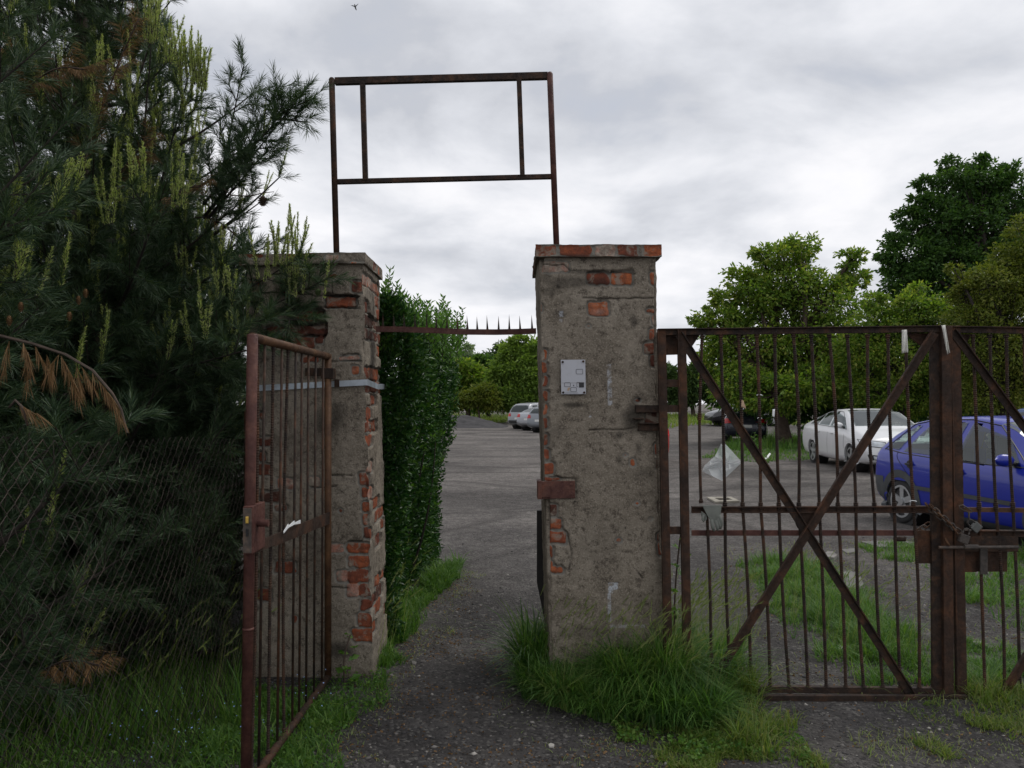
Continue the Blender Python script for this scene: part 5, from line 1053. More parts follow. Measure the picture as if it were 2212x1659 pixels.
# dead twigs
def dead(P_, a, b2, D0, D1, tw, step=.05): 
    A, B = at(*a, D0), at(*b2, D1); n = max(3, int((B - A).length / step)); pts = [A.lerp(B, i / n) + Vector((0, 0, .05 * math.sin(math.pi * i / n))) for i in range(n + 1)]
    P_.dl = getattr(P_, 'dl', []); q_ = MB(); q_.tube(pts, .0045, 5); P_.dl.append(q_)
    for i in range(1, n):
        e = ((B - A).normalized() + Vector((random.uniform(-.8, .8), random.uniform(-.6, .6), random.uniform(-.5, .7)))).normalized(); P_.add('dead', pts[i], e, tw * random.uniform(.5, 1))
dead(P1, (180, 360), (300, 40), 4.3, 4.1, .16, .04); dead(P1, (60, 190), (180, 150), 4.3, 4.1, .2, .03); dead(P1, (330, 470), (440, 400), 4.7, 4.5, .18, .05); dead(P1, (230, 430), (330, 300), 4.6, 4.4, .2, .05); dead(P1, (120, 240), (20, 130), 4.4, 4.2, .2, .03); dead(P1, (420, 470), (520, 520), 5, 4.8, .12, .08)
finish(P1, t)
mb = MB(); P_ = at(568, 432, 4.4); cone(mb, P_ + Vector((0, 0, .02)), .024, .05); mb.build('pine_cone', M['cone'], t)
mb = MB(); mb.tube([at(480, 405, 4.6), at(500, 422, 4.5), at(540, 424, 4.45), at(562, 418, 4.4), at(592, 414, 4.4)], [.004, .0035, .003, .003, .0015], 5); mb.tube([at(562, 418, 4.4), at(556, 398, 4.4)], .0018, 4); mb.tube([at(566, 418, 4.4), at(568, 430, 4.4)], .0018, 4); mb.tube([at(572, 417, 4.4), at(582, 408, 4.4)], .0015, 4); mb.build('bare_twig', M['bark'], t)
for (x, y, D) in ((687, 632, 4.39), (337, 860 - 390, 4.0), (112, 492, 3.6)):
    mb = MB(); cone(mb, at(x, y, D) + Vector((0, 0, .02)), .016, .034); mb.build('green_cone', M['conegreen'], t)
t, P2 = pine('nearest pine at the left edge, with a dead brown twig drooping over the fence', -2.75, 3.1, 4.3, 96, 1.35, .42, True, .42, 9, step=.05)
A, B = (0, 728), (268, 905)
pts = [at(0, 725, 2.75), at(70, 742, 2.7), at(140, 765, 2.65), at(200, 800, 2.6), at(243, 850, 2.58), at(262, 885, 2.58), at(275, 935, 2.58)]
P2.dstem.tube(pts, [.006, .0055, .005, .0045, .004, .0035, .003], 5)
for (x, y, dx, dz, L, D) in ((50, 740, .3, -1, .13, 2.7), (75, 745, .5, -1, .16, 2.7), (20, 735, -.2, -1, .13, 2.72), (128, 765, -.5, -.8, .10, 2.65), (130, 765, .5, -1, .17, 2.65), (165, 790, .2, -1, .10, 2.62), (175, 790, .6, -1, .10, 2.62), (200, 805, .7, -.9, .13, 2.6), (225, 835, .5, -1, .14, 2.6), (60, 760, .0, -1, .14, 2.7), (100, 765, .3, -1, .1, 2.68), (145, 800, .4, -1, .12, 2.64), (243, 860, .5, -1, .09, 2.58)):
    P2.add('dead', at(x, y, D), Vector((dx, 0, dz)).normalized(), L * .8)
dead(P2, (60, 1470), (220, 1440), 3.3, 3.2, .12, .02); dead(P2, (20, 880), (60, 920), 2.6, 2.6, .1, .03)
finish(P2, t, per=84, wd=.0022)
for (x, y, z_) in ((20, 700, 2.9), (45, 670, 3.0), (150, 690, 3.2), (185, 640, 3.3), (170, 655, 3.3)):
    mb = MB(); cone(mb, at(x, y, z_) + Vector((0, 0, .03)), .010, .035); mb.build('brown_catkin', M['deadneedle'], t)
t, P3 = pine('darker pine standing further back behind the other two pines', -3.7, 7.6, 3.9, 60, 1.9, .55, False, .15, 21, step=.08); finish(P3, t, 70, .085, .0046)
t, P4 = pine('low shaded pine close behind the fence beside the left pillar', -2.45, 4.7, 2.4, 80, 1.2, .42, True, .12, 33, step=.05, zlo=.08); finish(P4, t, 80, .066, .0026)
t, P5 = pine('shaded pine far left, half hidden by the nearest pine', -4.4, 5.2, 4.5, 56, 1.9, .55, False, .2, 41, step=.08); finish(P5, t, 66, .08, .0042)
t, P6 = pine('broad dark pine at the back, its low boughs filling the shade behind the fence', -2.9, 6.4, 2.9, 70, 1.5, .5, False, .1, 51, step=.07, zlo=.06); finish(P6, t, 66, .08, .0046)
# ================================================================== CARS
def paint(name, col, metal=.0, rough=.25):
    m, nt, b, _ = newmat(name); co = coord(nt); n = noise(nt, co, 3, 4)
    c = mixc(nt, ramp(nt, n, [(.45, (0,) * 3), (.8, (.05,) * 3)]), col, (.16, .15, .14)); nt.links.new(c, b.inputs['Base Color'])
    setsock(b, Roughness=rough, Metallic=metal, Coat_Weight=.45, Coat_Roughness=.05, Specular_IOR_Level=.35); return m
m, nt, b, _ = newmat('car_glass'); setsock(b, Base_Color=(.008, .016, .016), Roughness=.03, Specular_IOR_Level=.55); M['glass'] = m
def m_clear(name, tint, k):
    m, nt, b, o_ = newmat(name); lw = N(nt, 'ShaderNodeLayerWeight', i_Blend=.35); t_ = N(nt, 'ShaderNodeBsdfTransparent', i_Color=(*tint, 1)); g_ = N(nt, 'ShaderNodeBsdfGlossy', i_Roughness=.04, i_Color=(.9, .95, .95, 1))
    ms = N(nt, 'ShaderNodeMixShader'); nt.links.new(mathn(nt, 'ADD', mathn(nt, 'MULTIPLY', lw.outputs['Fresnel'], .8), k), ms.inputs[0]); nt.links.new(t_.outputs[0], ms.inputs[1]); nt.links.new(g_.outputs[0], ms.inputs[2]); nt.links.new(ms.outputs[0], o_.inputs[0]); return m
M['clearglass'] = m_clear('tinted_window_glass', (.42, .50, .48), .03); M['clearscreen'] = m_clear('tinted_windscreen_glass', (.40, .46, .45), .10)
m, nt, b, _ = newmat('windscreen_glass'); setsock(b, Base_Color=(.04, .05, .05), Roughness=.04, Specular_IOR_Level=.7, Coat_Weight=.3); M['screen'] = m
M['tyre'] = m_plain('tyre_rubber', (.020, .020, .021), .85); M['rim'] = m_plain('alloy', (.42, .43, .44), .35, .7, var=.08)
M['trim'] = m_plain('grey_plastic_trim', (.045, .05, .054), .6); M['trimblk'] = m_plain('black_trim', (.012, .012, .013), .5); M['chrome'] = m_plain('chrome', (.6, .62, .65), .15, 1.0, var=.05)
M['redlamp'] = m_plain('red_lamp_lens', (.42, .015, .015), .2, var=.2); M['clearlamp'] = m_plain('clear_lamp_lens', (.42, .45, .48), .12, var=.3); M['numplate'] = m_plain('number_plate_white', (.6, .6, .58), .4, var=.05)
def prof(pts, x): p = np.array(pts, float); return np.interp(x, p[:, 0], p[:, 1])
class Car:
    def __init__(s, name, label, spec, loc, heading, mat, group, detail=2):
        """car frame: +x forward, +y left. heading: world angle of +x axis"""
        s.t = thing(name, label, 'car', (0, 0, 0), group); s.sp = spec; s.mat = mat; L, W = spec['L'], spec['W']; s.L, s.W = L, W
        top = np.array(spec['top'], float); seg = np.hypot(np.diff(top[:, 0]), np.diff(top[:, 1])); cum = np.r_[0, np.cumsum(seg)]
        n = 96 if detail > 1 else 56; u = np.linspace(0, cum[-1], n); xs = np.interp(u, cum, top[:, 0]); zs = np.interp(u, cum, top[:, 1])
        for _ in range(2): zs[1:-1] = (zs[:-2] + 2 * zs[1:-1] + zs[2:]) / 4; xs[1:-1] = (xs[:-2] + 2 * xs[1:-1] + xs[2:]) / 4
        xs = np.maximum.accumulate(xs + np.arange(n) * 1e-5)
        V, Fs, nr = [], [], 0
        for x, zt in zip(xs, zs):
            e = (L / 2 - abs(x)); tt = max(0, (abs(x) - L * .26) / (L * .24)); rnd = max(0, 1 - e / .16)
            wp = W / 2 * (1 - .07 * tt ** 2.2 - .13 * rnd ** 2.5) if x > 0 else W / 2 * (1 - .06 * tt ** 2.2 - .09 * rnd ** 2.5)
            zb = prof(spec['bot'], x); zbe = min(prof(spec['belt'], x), zt - .05); gh = max(0, zt - zbe); g = min(1, gh / .35)
            wr = wp * (.95 - .03 * g) - gh * spec.get('tumble', .40)
            P_ = [(0, zb), (wp * .86, zb), (wp * .955, zb + .05), (wp * .985, zb + .16)]
            zm = zb + .16
            for k in (.2, .4, .6, .8): z = zm + (zbe - .02 - zm) * k; P_.append((wp * (.985 + .015 * math.sin(math.pi * k) - .005 * k), z))
            P_.append((wp * .968, zbe - .02)); P_.append((wp * .945, zbe))
            zr = zt - .03 - .05 * g
            for k in (.2, .4, .6, .8, 1): P_.append((wp * .945 + (wr - wp * .945) * k + .012 * g * math.sin(math.pi * k), zbe + (zr - zbe) * k))
            P_ += [(wr * .965, zr + (zt - zr) * .4), (wr * .86, zr + (zt - zr) * .72), (wr * .5, zt - (zt - zr) * .07), (0, zt)]
            ring = [Vector((x, -y, z)) for y, z in P_] + [Vector((x, y, z)) for y, z in P_[-2:0:-1]]
            nr = len(ring); V += ring
        wheels = spec['wheels']; rw = spec['rw']
        def inwheel(c): return abs(c.y) > W * .30 and any((c.x - wx) ** 2 + (c.z - rw) ** 2 < (rw + .035) ** 2 for wx in wheels)
        allF = []
        for i in range(n - 1):
            for k in range(nr): allF.append((i * nr + k, i * nr + (k + 1) % nr, (i + 1) * nr + (k + 1) % nr, (i + 1) * nr + k))
        allF.append(tuple(range(nr - 1, -1, -1))); allF.append(tuple((n - 1) * nr + k for k in range(nr)))
        s.bvh = BVHTree.FromPolygons(V, allF); keep = [f for f in allF if len(f) > 4 or not inwheel(sum((V[i] for i in f), Vector()) / 4)]
        def inq(px, pz, q, k=.90):
            cx_, cz_ = sum(a[0] for a in q) / 4, sum(a[1] for a in q) / 4; q = [(cx_ + (a[0] - cx_) * k, cz_ + (a[1] - cz_) * k) for a in q]; r = False
            for i in range(4):
                (x0, y0), (x1, y1) = q[i], q[(i + 1) % 4]
                if (y0 > pz) != (y1 > pz) and px < (x1 - x0) * (pz - y0) / (y1 - y0 + 1e-9) + x0: r = not r
            return r
        def window(f):
            c = sum((V[i] for i in f), Vector()) / 4
            if abs(c.y) > W * .30 and any(inq(c.x, c.z, q) for q in spec.get('side_win', ())): return True
            for q, sg_ in ((spec.get('front_win'), 1), (spec.get('rear_win'), -1)):
                if q and c.x * sg_ > 0 and inq(c.y, c.z, [(a[1], a[2]) for a in q]) and abs(c.x) > min(abs(a[0]) for a in q) - .25 and abs(c.y) < W * .36: return True
            return False
        if 'side_win' in spec: keep = [f for f in keep if len(f) > 4 or not window(f)]
        s.M = Matrix.Translation(loc) @ Matrix.Rotation(heading, 4, 'Z'); s.t.matrix_world = s.M; s.t.location = loc; s.t.rotation_euler = (0, 0, heading)
        s.body = s.mk('body', V, keep, mat, smooth=True)
        for wx in wheels:
            for sd in (-1, 1): ln = MB(); ln.tube([(wx, sd * (W / 2 - .05), rw), (wx, sd * (W / 2 - .34), rw)], rw + .05, 20); s.mk('wheel_arch_liner', ln.v, ln.f, M['trimblk'])
    def mk(s, name, v, f, mat, parent=None, smooth=False, bevel=0):
        o = obj(name, v, f, mat, None, smooth); o.parent = parent or s.t
        if bevel: b = o.modifiers.new('bevel', 'BEVEL'); b.width = bevel; b.segments = 2
        return o
    def hit(s, p, d, off=.005):
        r = s.bvh.ray_cast(Vector(p), Vector(d))
        if r[0] is None: return None
        n = r[1]; n = n if n.dot(Vector(d)) < 0 else -n; return r[0] + n * off
    def patch(s, name, quad, d, mat, n=(10, 6), off=.005, parent=None, thick=0):
        """quad: BL,BR,TR,TL 3-D points outside the body, projected along d"""
        d = Vector(d).normalized(); q = [Vector(p) - d * 4 for p in quad]; V, ok = [], []
        for j in range(n[1] + 1):
            for i in range(n[0] + 1):
                a, b2 = i / n[0], j / n[1]; p = (q[0] * (1 - a) + q[1] * a) * (1 - b2) + (q[3] * (1 - a) + q[2] * a) * b2; h = s.hit(p, d, off); ok.append(h is not None); V.append(h or Vector())
        Fs = []
        for j in range(n[1]):
            for i in range(n[0]):
                a = j * (n[0] + 1) + i; f = (a, a + 1, a + n[0] + 2, a + n[0] + 1)
                if all(ok[k] for k in f) and max((V[f[k]] - V[f[k - 1]]).length for k in range(4)) < .5: Fs.append(f)
        if Fs: 
            o = s.mk(name, V, Fs, mat, parent, smooth=True); return o
    def side(s, name, quad, sides, mat, **kw):
        for sd in sides:
            q = [(x, sd * 2.0, z) for x, z in quad]; s.patch(name, q, (0, -sd, 0), mat, **kw)
    def wheel(s, wx, sd, spokes=5, rim='rim'):
        rw = s.sp['rw']; yo = sd * (s.W / 2 - .025); t = MB(); pr_ = [(-.10, rw - .09), (-.11, rw - .03), (-.085, rw - .005), (0, rw), (.085, rw - .005), (.11, rw - .03), (.10, rw - .09)]; n = 36
        for k in range(n):
            a = 2 * math.pi * k / n
            for y, r in pr_: t.v.append(Vector((wx + r * math.cos(a), yo - sd * .11 + y, rw + r * math.sin(a))))
        for k in range(n):
            for j in range(6): a = k * 7 + j; b2 = ((k + 1) % n) * 7 + j; t.f.append((a, a + 1, b2 + 1, b2))
        o = s.mk('wheel', *disc(wx, yo - sd * .05, rw, rw - .085, sd), M['trimblk']); s.mk('tyre', t.v, t.f, M['tyre'], o, True)
        r_ = MB(); R1 = rw - .085
        for k in range(spokes):
            a = 2 * math.pi * k / spokes + .3; ca, sa = math.cos(a), math.sin(a); w0, w1 = .045, .032 + .25 * R1 / spokes
            q = [(ca * .03 - sa * w0 * .8, sa * .03 + ca * w0 * .8), (ca * .03 + sa * w0 * .8, sa * .03 - ca * w0 * .8), (ca * R1 + sa * w1, sa * R1 - ca * w1), (ca * R1 - sa * w1, sa * R1 + ca * w1)]
            r_.hexa([(wx + x, yo - sd * .012, rw + z) for x, z in q], (0, -sd * .03, 0))
        m_ = 30
        for k in range(m_):
            a = 2 * math.pi * k / m_
            for r in (R1 - .022, R1 + .006): r_.v.append(Vector((wx + r * math.cos(a), yo + sd * .0, rw + r * math.sin(a))))
        b0 = len(r_.v) - 2 * m_
        for k in range(m_): a = b0 + 2 * k; b2 = b0 + 2 * ((k + 1) % m_); r_.f.append((a, a + 1, b2 + 1, b2))
        r_.tube([(wx, yo + sd * .004, rw), (wx, yo - sd * .03, rw)], .05, 14); s.mk('rim', r_.v, r_.f, M[rim], o)
    def wheels(s, spokes=5, rim='rim'):
        for wx in s.sp['wheels']:
            for sd in (-1, 1): s.wheel(wx, sd, spokes, rim)
    def arch(s, sides, mat, w_=.06):
        for sd in sides:
            for wx in s.sp['wheels']:
                rw = s.sp['rw']; V, Fs = [], []; n = 30
                for k in range(n + 1):
                    a = R(-18 + 216 * k / n); ro = rw + .05 + w_; p = s.hit((wx + ro * math.cos(a), sd * 3, rw + ro * math.sin(a)), (0, -sd, 0), .006)
                    if p is None: p = Vector((wx + ro * math.cos(a), sd * s.W * .49, rw + ro * math.sin(a)))
                    V += [p, Vector((wx + (rw + .022) * math.cos(a), p.y, rw + (rw + .022) * math.sin(a))), Vector((wx + (rw + .022) * math.cos(a), p.y - sd * .08, rw + (rw + .022) * math.sin(a)))]
                for k in range(n): a = 3 * k; Fs += [(a, a + 1, a + 4, a + 3), (a + 1, a + 2, a + 5, a + 4)]
                s.mk('wheel_arch', V, Fs, mat, smooth=False)
    def mirror(s, x, z, sides, mat):
        for sd in sides:
            p = s.hit((x, sd * 3, z), (0, -sd, 0)); 
            if p is None: continue
            c = p + Vector((0, sd * .13, .04)); mb = MB(); n = 10; rings = []
            for k in range(7):
                t_ = -1 + 2 * k / 6; r = math.sqrt(max(.04, 1 - t_ ** 2 * .96)); rings.append([c + Vector((.055 * math.cos(a) * r, t_ * .115 * sd, .07 * math.sin(a) * r)) for a in np.linspace(0, 2 * math.pi, n, endpoint=False)])
            for rg in rings: mb.v += rg
            for k in range(6):
                for j in range(n): mb.f.append((k * n + j, k * n + (j + 1) % n, (k + 1) * n + (j + 1) % n, (k + 1) * n + j))
            mb.f += [tuple(range(n)), tuple(6 * n + j for j in range(n - 1, -1, -1))]
            o = s.mk('wing_mirror', mb.v, mb.f, mat, smooth=True); mb = MB(); mb.tube([p, c - Vector((0, 0, .03))], .022, 8); s.mk('mirror_arm', mb.v, mb.f, M['trimblk'], o)
    def handle(s, x, z, sides, mat, rnd=False):
        for sd in sides:
            p = s.hit((x, sd * 3, z), (0, -sd, 0)); mb = MB()
            if rnd: mb.prism([p + Vector((.062 * math.cos(a), -sd * .004, .055 * math.sin(a))) for a in np.linspace(0, 6.28, 16, endpoint=False)], (0, sd * .01, 0))
            mb.box((p.x - .07, min(p.y, p.y + sd * .026), p.z - .012), (p.x + .07, max(p.y, p.y + sd * .026), p.z + .014)); s.mk('door_handle', mb.v, mb.f, mat, bevel=.004)
    def line(s, pts, sides, mat, r=.004, name='door_seam'):
        for sd in sides:
            P_ = []
            for (x0, z0), (x1, z1) in zip(pts[:-1], pts[1:]):
                for k in range(7): P_.append((x0 + (x1 - x0) * k / 6, z0 + (z1 - z0) * k / 6))
            q = [s.hit((x, sd * 3, z), (0, -sd, 0), .001) for x, z in P_]; q = [p for i, p in enumerate(q) if p is not None and (i == 0 or q[i - 1] is None or (p - q[i - 1]).length > 1e-4)]
            if len(q) > 1: mb = MB(); mb.tube(q, r, 4); s.mk(name, mb.v, mb.f, mat)
def disc(x, y, z, r, sd): 
    v = [Vector((x + r * math.cos(a), y, z + r * math.sin(a))) for a in np.linspace(0, 2 * math.pi, 28, endpoint=False)]; mb = MB(); mb.prism(v, (0, -sd * .04, 0)); return mb.v, mb.f
GRP = 'cars parked round the cinder yard'
# ---- blue hatchback
L = 3.82
def interior(c, x0, x1, zs):
    mb = MB(); mb.box((x0, -c.W * .42, .20), (x1, c.W * .42, .52)); mb.box((x1 - .45, -c.W * .42, .5), (x1, c.W * .42, zs)); c.mk('cabin_floor', mb.v, mb.f, M['trimblk'])
    for sx in (x0 + .25, x0 + (x1 - x0) * .55):
        for sy in (-.36, .36):
            mb = MB(); mb.box((sx, sy - .23, .5), (sx + .14, sy + .23, 1.02)); mb.box((sx + .02, sy - .12, 1.00), (sx + .12, sy + .12, 1.20)); c.mk('seat', mb.v, mb.f, M['trim'], bevel=.03)
BW = [[(-1.62, .99), (-1.33, .965), (-1.12, 1.30), (-1.30, 1.25)], [(-1.22, .955), (-.33, .925), (-.33, 1.355), (-.95, 1.33)], [(-.24, .92), (.78, .885), (.42, 1.20), (-.24, 1.355)]]
BF = [(1.02, -.60, 1.0), (1.02, .60, 1.0), (.26, .50, 1.40), (.26, -.50, 1.40)]; BR = [(-1.9, -.52, 1.0), (-1.9, .52, 1.0), (-1.5, .46, 1.30), (-1.5, -.46, 1.30)]
WW = [[(-1.50, 1.06), (-.98, 1.05), (-.78, 1.31), (-1.05, 1.24)], [(-.90, 1.045), (-.16, 1.03), (-.16, 1.38), (-.72, 1.34)], [(-.08, 1.025), (.98, .985), (.60, 1.24), (-.08, 1.38)]]
WF = [(1.24, -.70, 1.06), (1.24, .70, 1.06), (.40, .56, 1.44), (.40, -.56, 1.44)]
sp_b = dict(side_win=BW, front_win=BF, rear_win=BR, L=L, W=1.65, rw=.295, wheels=(-1.235, 1.255), tumble=.46,
    top=[(-1.91, .52), (-1.905, .78), (-1.84, .98), (-1.62, 1.20), (-1.32, 1.365), (-.9, 1.425), (-.3, 1.445), (.1, 1.42), (.42, 1.33), (.80, 1.13), (1.12, .955), (1.45, .87), (1.72, .76), (1.86, .62), (1.91, .48)],
    belt=[(-1.91, .60), (-1.8, .92), (-1.2, .93), (0, .89), (.9, .85), (1.3, .80), (1.7, .66), (1.91, .5)], bot=[(-1.91, .34), (-1.6, .20), (0, .17), (1.6, .19), (1.91, .28)])
hd = math.atan2(-.989, .15); cb = Vector((5.06, 10.55, 0)) + Vector((math.cos(hd), math.sin(hd), 0)) * 1.235 + Vector((.88, .12, 0))
pb = paint('blue_car_paint', (.008, .020, .29), 0, .3)
c = Car('blue_hatchback', 'glossy blue hatchback with grey plastic trim parked right behind the double gate', sp_b, cb, hd, pb, GRP)
S = (-1, 1)
for q, n_ in zip(BW, ((6, 6), (14, 8), (14, 8))): c.side('side_window', q, S, M['clearglass'], n=n_)
c.patch('windscreen', BF, (-1, 0, -.7), M['clearscreen'], (14, 10)); c.patch('rear_window', BR, (1, 0, -.3), M['clearglass'], (10, 8)); interior(c, -1.1, .95, .88)
c.arch(S, M['trim'], .075); c.wheels(5)
c.side('bumper', [(-1.84, .26), (-1.60, .26), (-1.60, .60), (-1.84, .60)], S, M['trim'], n=(8, 6)); c.patch('bumper', [(-2, -.8, .26), (-2, .8, .26), (-2, .8, .60), (-2, -.8, .60)], (1, 0, 0), M['trim'], (16, 4))
c.side('bumper', [(1.62, .22), (1.89, .26), (1.89, .46), (1.64, .50)], S, M['trim'])
c.side('side_moulding', [(-.92, .49), (.68, .48), (.70, .53), (-.94, .54)], S, M['trim'], n=(20, 2), off=.014)
c.side('sill', [(-.88, .19), (.88, .18), (.88, .25), (-.88, .26)], S, M['trim'], n=(16, 2), off=.01)
for sd in S: c.patch('tail_lamp', [(-2.2, sd * .56, .66), (-2.2, sd * .74, .66), (-2.2, sd * .70, .92), (-2.2, sd * .58, .92)], (1, 0, 0), M['redlamp'], (5, 6), .008)
c.handle(-1.02, .80, S, M['trimblk'], True); c.handle(-.10, .77, S, M['trimblk'], True); c.mirror(.66, .93, S, pb)
c.line([(-.285, .22), (-.29, .60), (-.285, .90)], S, M['trimblk']); c.line([(.84, .24), (.90, .55), (.86, .86)], S, M['trimblk']); c.line([(-.88, .30), (-1.0, .62), (-1.30, .86), (-1.34, .95)], S, M['trimblk'])
c.line([(-1.66, .96), (-1.30, 1.31), (-.9, 1.385), (-.28, 1.395), (.2, 1.335), (.86, .90), (-.28, .895), (-1.2, .93), (-1.66, .97)], S, M['trimblk'], .008, 'window_seal')
for sd in S:
    p = c.hit((1.02, sd * 3, .66), (0, -sd, 0)); mb = MB(); mb.prism([p + Vector((.028 * math.cos(a), -sd * .003, .022 * math.sin(a))) for a in np.linspace(0, 6.28, 12, endpoint=False)], (0, sd * .01, 0)); c.mk('side_indicator', mb.v, mb.f, M['clearlamp'])
c.patch('headlamp', [(2, .42, .56), (2, .74, .60), (2, .72, .74), (2, .44, .68)], (-1, 0, 0), M['clearlamp']); c.patch('headlamp', [(2, -.42, .56), (2, -.74, .60), (2, -.72, .74), (2, -.44, .68)], (-1, 0, 0), M['clearlamp'])
# ---- white saloon
sp_w = dict(side_win=WW, front_win=WF, L=4.66, W=1.81, rw=.32, wheels=(-1.30, 1.38), tumble=.40,
    top=[(-2.33, .60), (-2.32, .90), (-2.22, 1.03), (-1.95, 1.08), (-1.35, 1.24), (-.85, 1.38), (-.3, 1.455), (.1, 1.46), (.5, 1.41), (.95, 1.21), (1.32, 1.02), (1.75, .93), (2.12, .82), (2.27, .70), (2.33, .52)],
    belt=[(-2.33, .7), (-2.1, 1.0), (-1.2, 1.0), (0, .97), (1.1, .93), (1.5, .86), (2.0, .74), (2.33, .55)], bot=[(-2.33, .36), (-2, .24), (0, .19), (2.0, .22), (2.33, .28)])
hdw = math.atan2(-1, -.05); cw_ = Vector((8.0, 21.2, 0)) + Vector((math.cos(hdw), math.sin(hdw), 0)) * 1.30 + Vector((.88, -.04, 0))
pw = paint('white_car_paint', (.62, .63, .64), 0, .3)
c = Car('white_saloon', 'white saloon car facing the gate, parked beside the green island', sp_w, cw_, hdw, pw, GRP)
for q in WW: c.side('side_window', q, S, M['clearglass'])
c.patch('windscreen', WF, (-1, 0, -.7), M['clearscreen'], (14, 10)); interior(c, -1.1, 1.05, .93)
c.patch('rear_window', [(-1.9, -.55, 1.12), (-1.9, .55, 1.12), (-1.1, .5, 1.34), (-1.1, -.5, 1.34)], (.4, 0, -1), M['glass'])
c.arch(S, pw, .04); c.wheels(5); c.mirror(.80, 1.02, S, pw); c.handle(-.75, .86, S, pw); c.handle(.22, .85, S, pw)
c.line([(-.12, .22), (-.12, .98)], S, M['trimblk'], .003); c.line([(1.02, .24), (1.0, .92)], S, M['trimblk'], .003); c.line([(-.95, .24), (-1.1, .6), (-1.05, 1.0)], S, M['trimblk'], .003)
c.line([(-1.55, 1.045), (-1.05, 1.27), (-.3, 1.405), (.3, 1.375), (1.05, .975), (-.2, 1.01), (-1.5, 1.045)], S, M['trimblk'], .008, 'window_seal')
for sd in S: 
    c.patch('headlamp', [(2.6, sd * .42, .60), (2.6, sd * .86, .64), (2.6, sd * .85, .76), (2.6, sd * .44, .71)], (-1, 0, 0), M['clearlamp'], (10, 5), .008)
    c.patch('headlamp_bezel', [(2.6, sd * .40, .585), (2.6, sd * .87, .625), (2.6, sd * .865, .775), (2.6, sd * .42, .725)], (-1, 0, 0), M['trimblk'], (10, 5), .004)
    c.patch('fog_lamp_surround', [(2.6, sd * .36, .31), (2.6, sd * .78, .33), (2.6, sd * .82, .45), (2.6, sd * .36, .41)], (-1, 0, 0), M['trimblk'], (8, 4)); c.patch('fog_lamp', [(2.6, sd * .50, .34), (2.6, sd * .70, .35), (2.6, sd * .72, .42), (2.6, sd * .50, .40)], (-1, 0, 0), M['clearlamp'], (5, 4), .009)
c.patch('grille', [(2.6, -.36, .57), (2.6, .36, .57), (2.6, .34, .69), (2.6, -.34, .69)], (-1, 0, 0), M['trimblk'], (10, 4)); c.patch('lower_grille', [(2.6, -.34, .30), (2.6, .34, .30), (2.6, .34, .41), (2.6, -.34, .41)], (-1, 0, 0), M['trimblk'], (10, 4))
c.patch('number_plate', [(2.6, -.26, .45), (2.6, .26, .45), (2.6, .26, .55), (2.6, -.26, .55)], (-1, 0, 0), M['numplate'], (6, 2), .012)
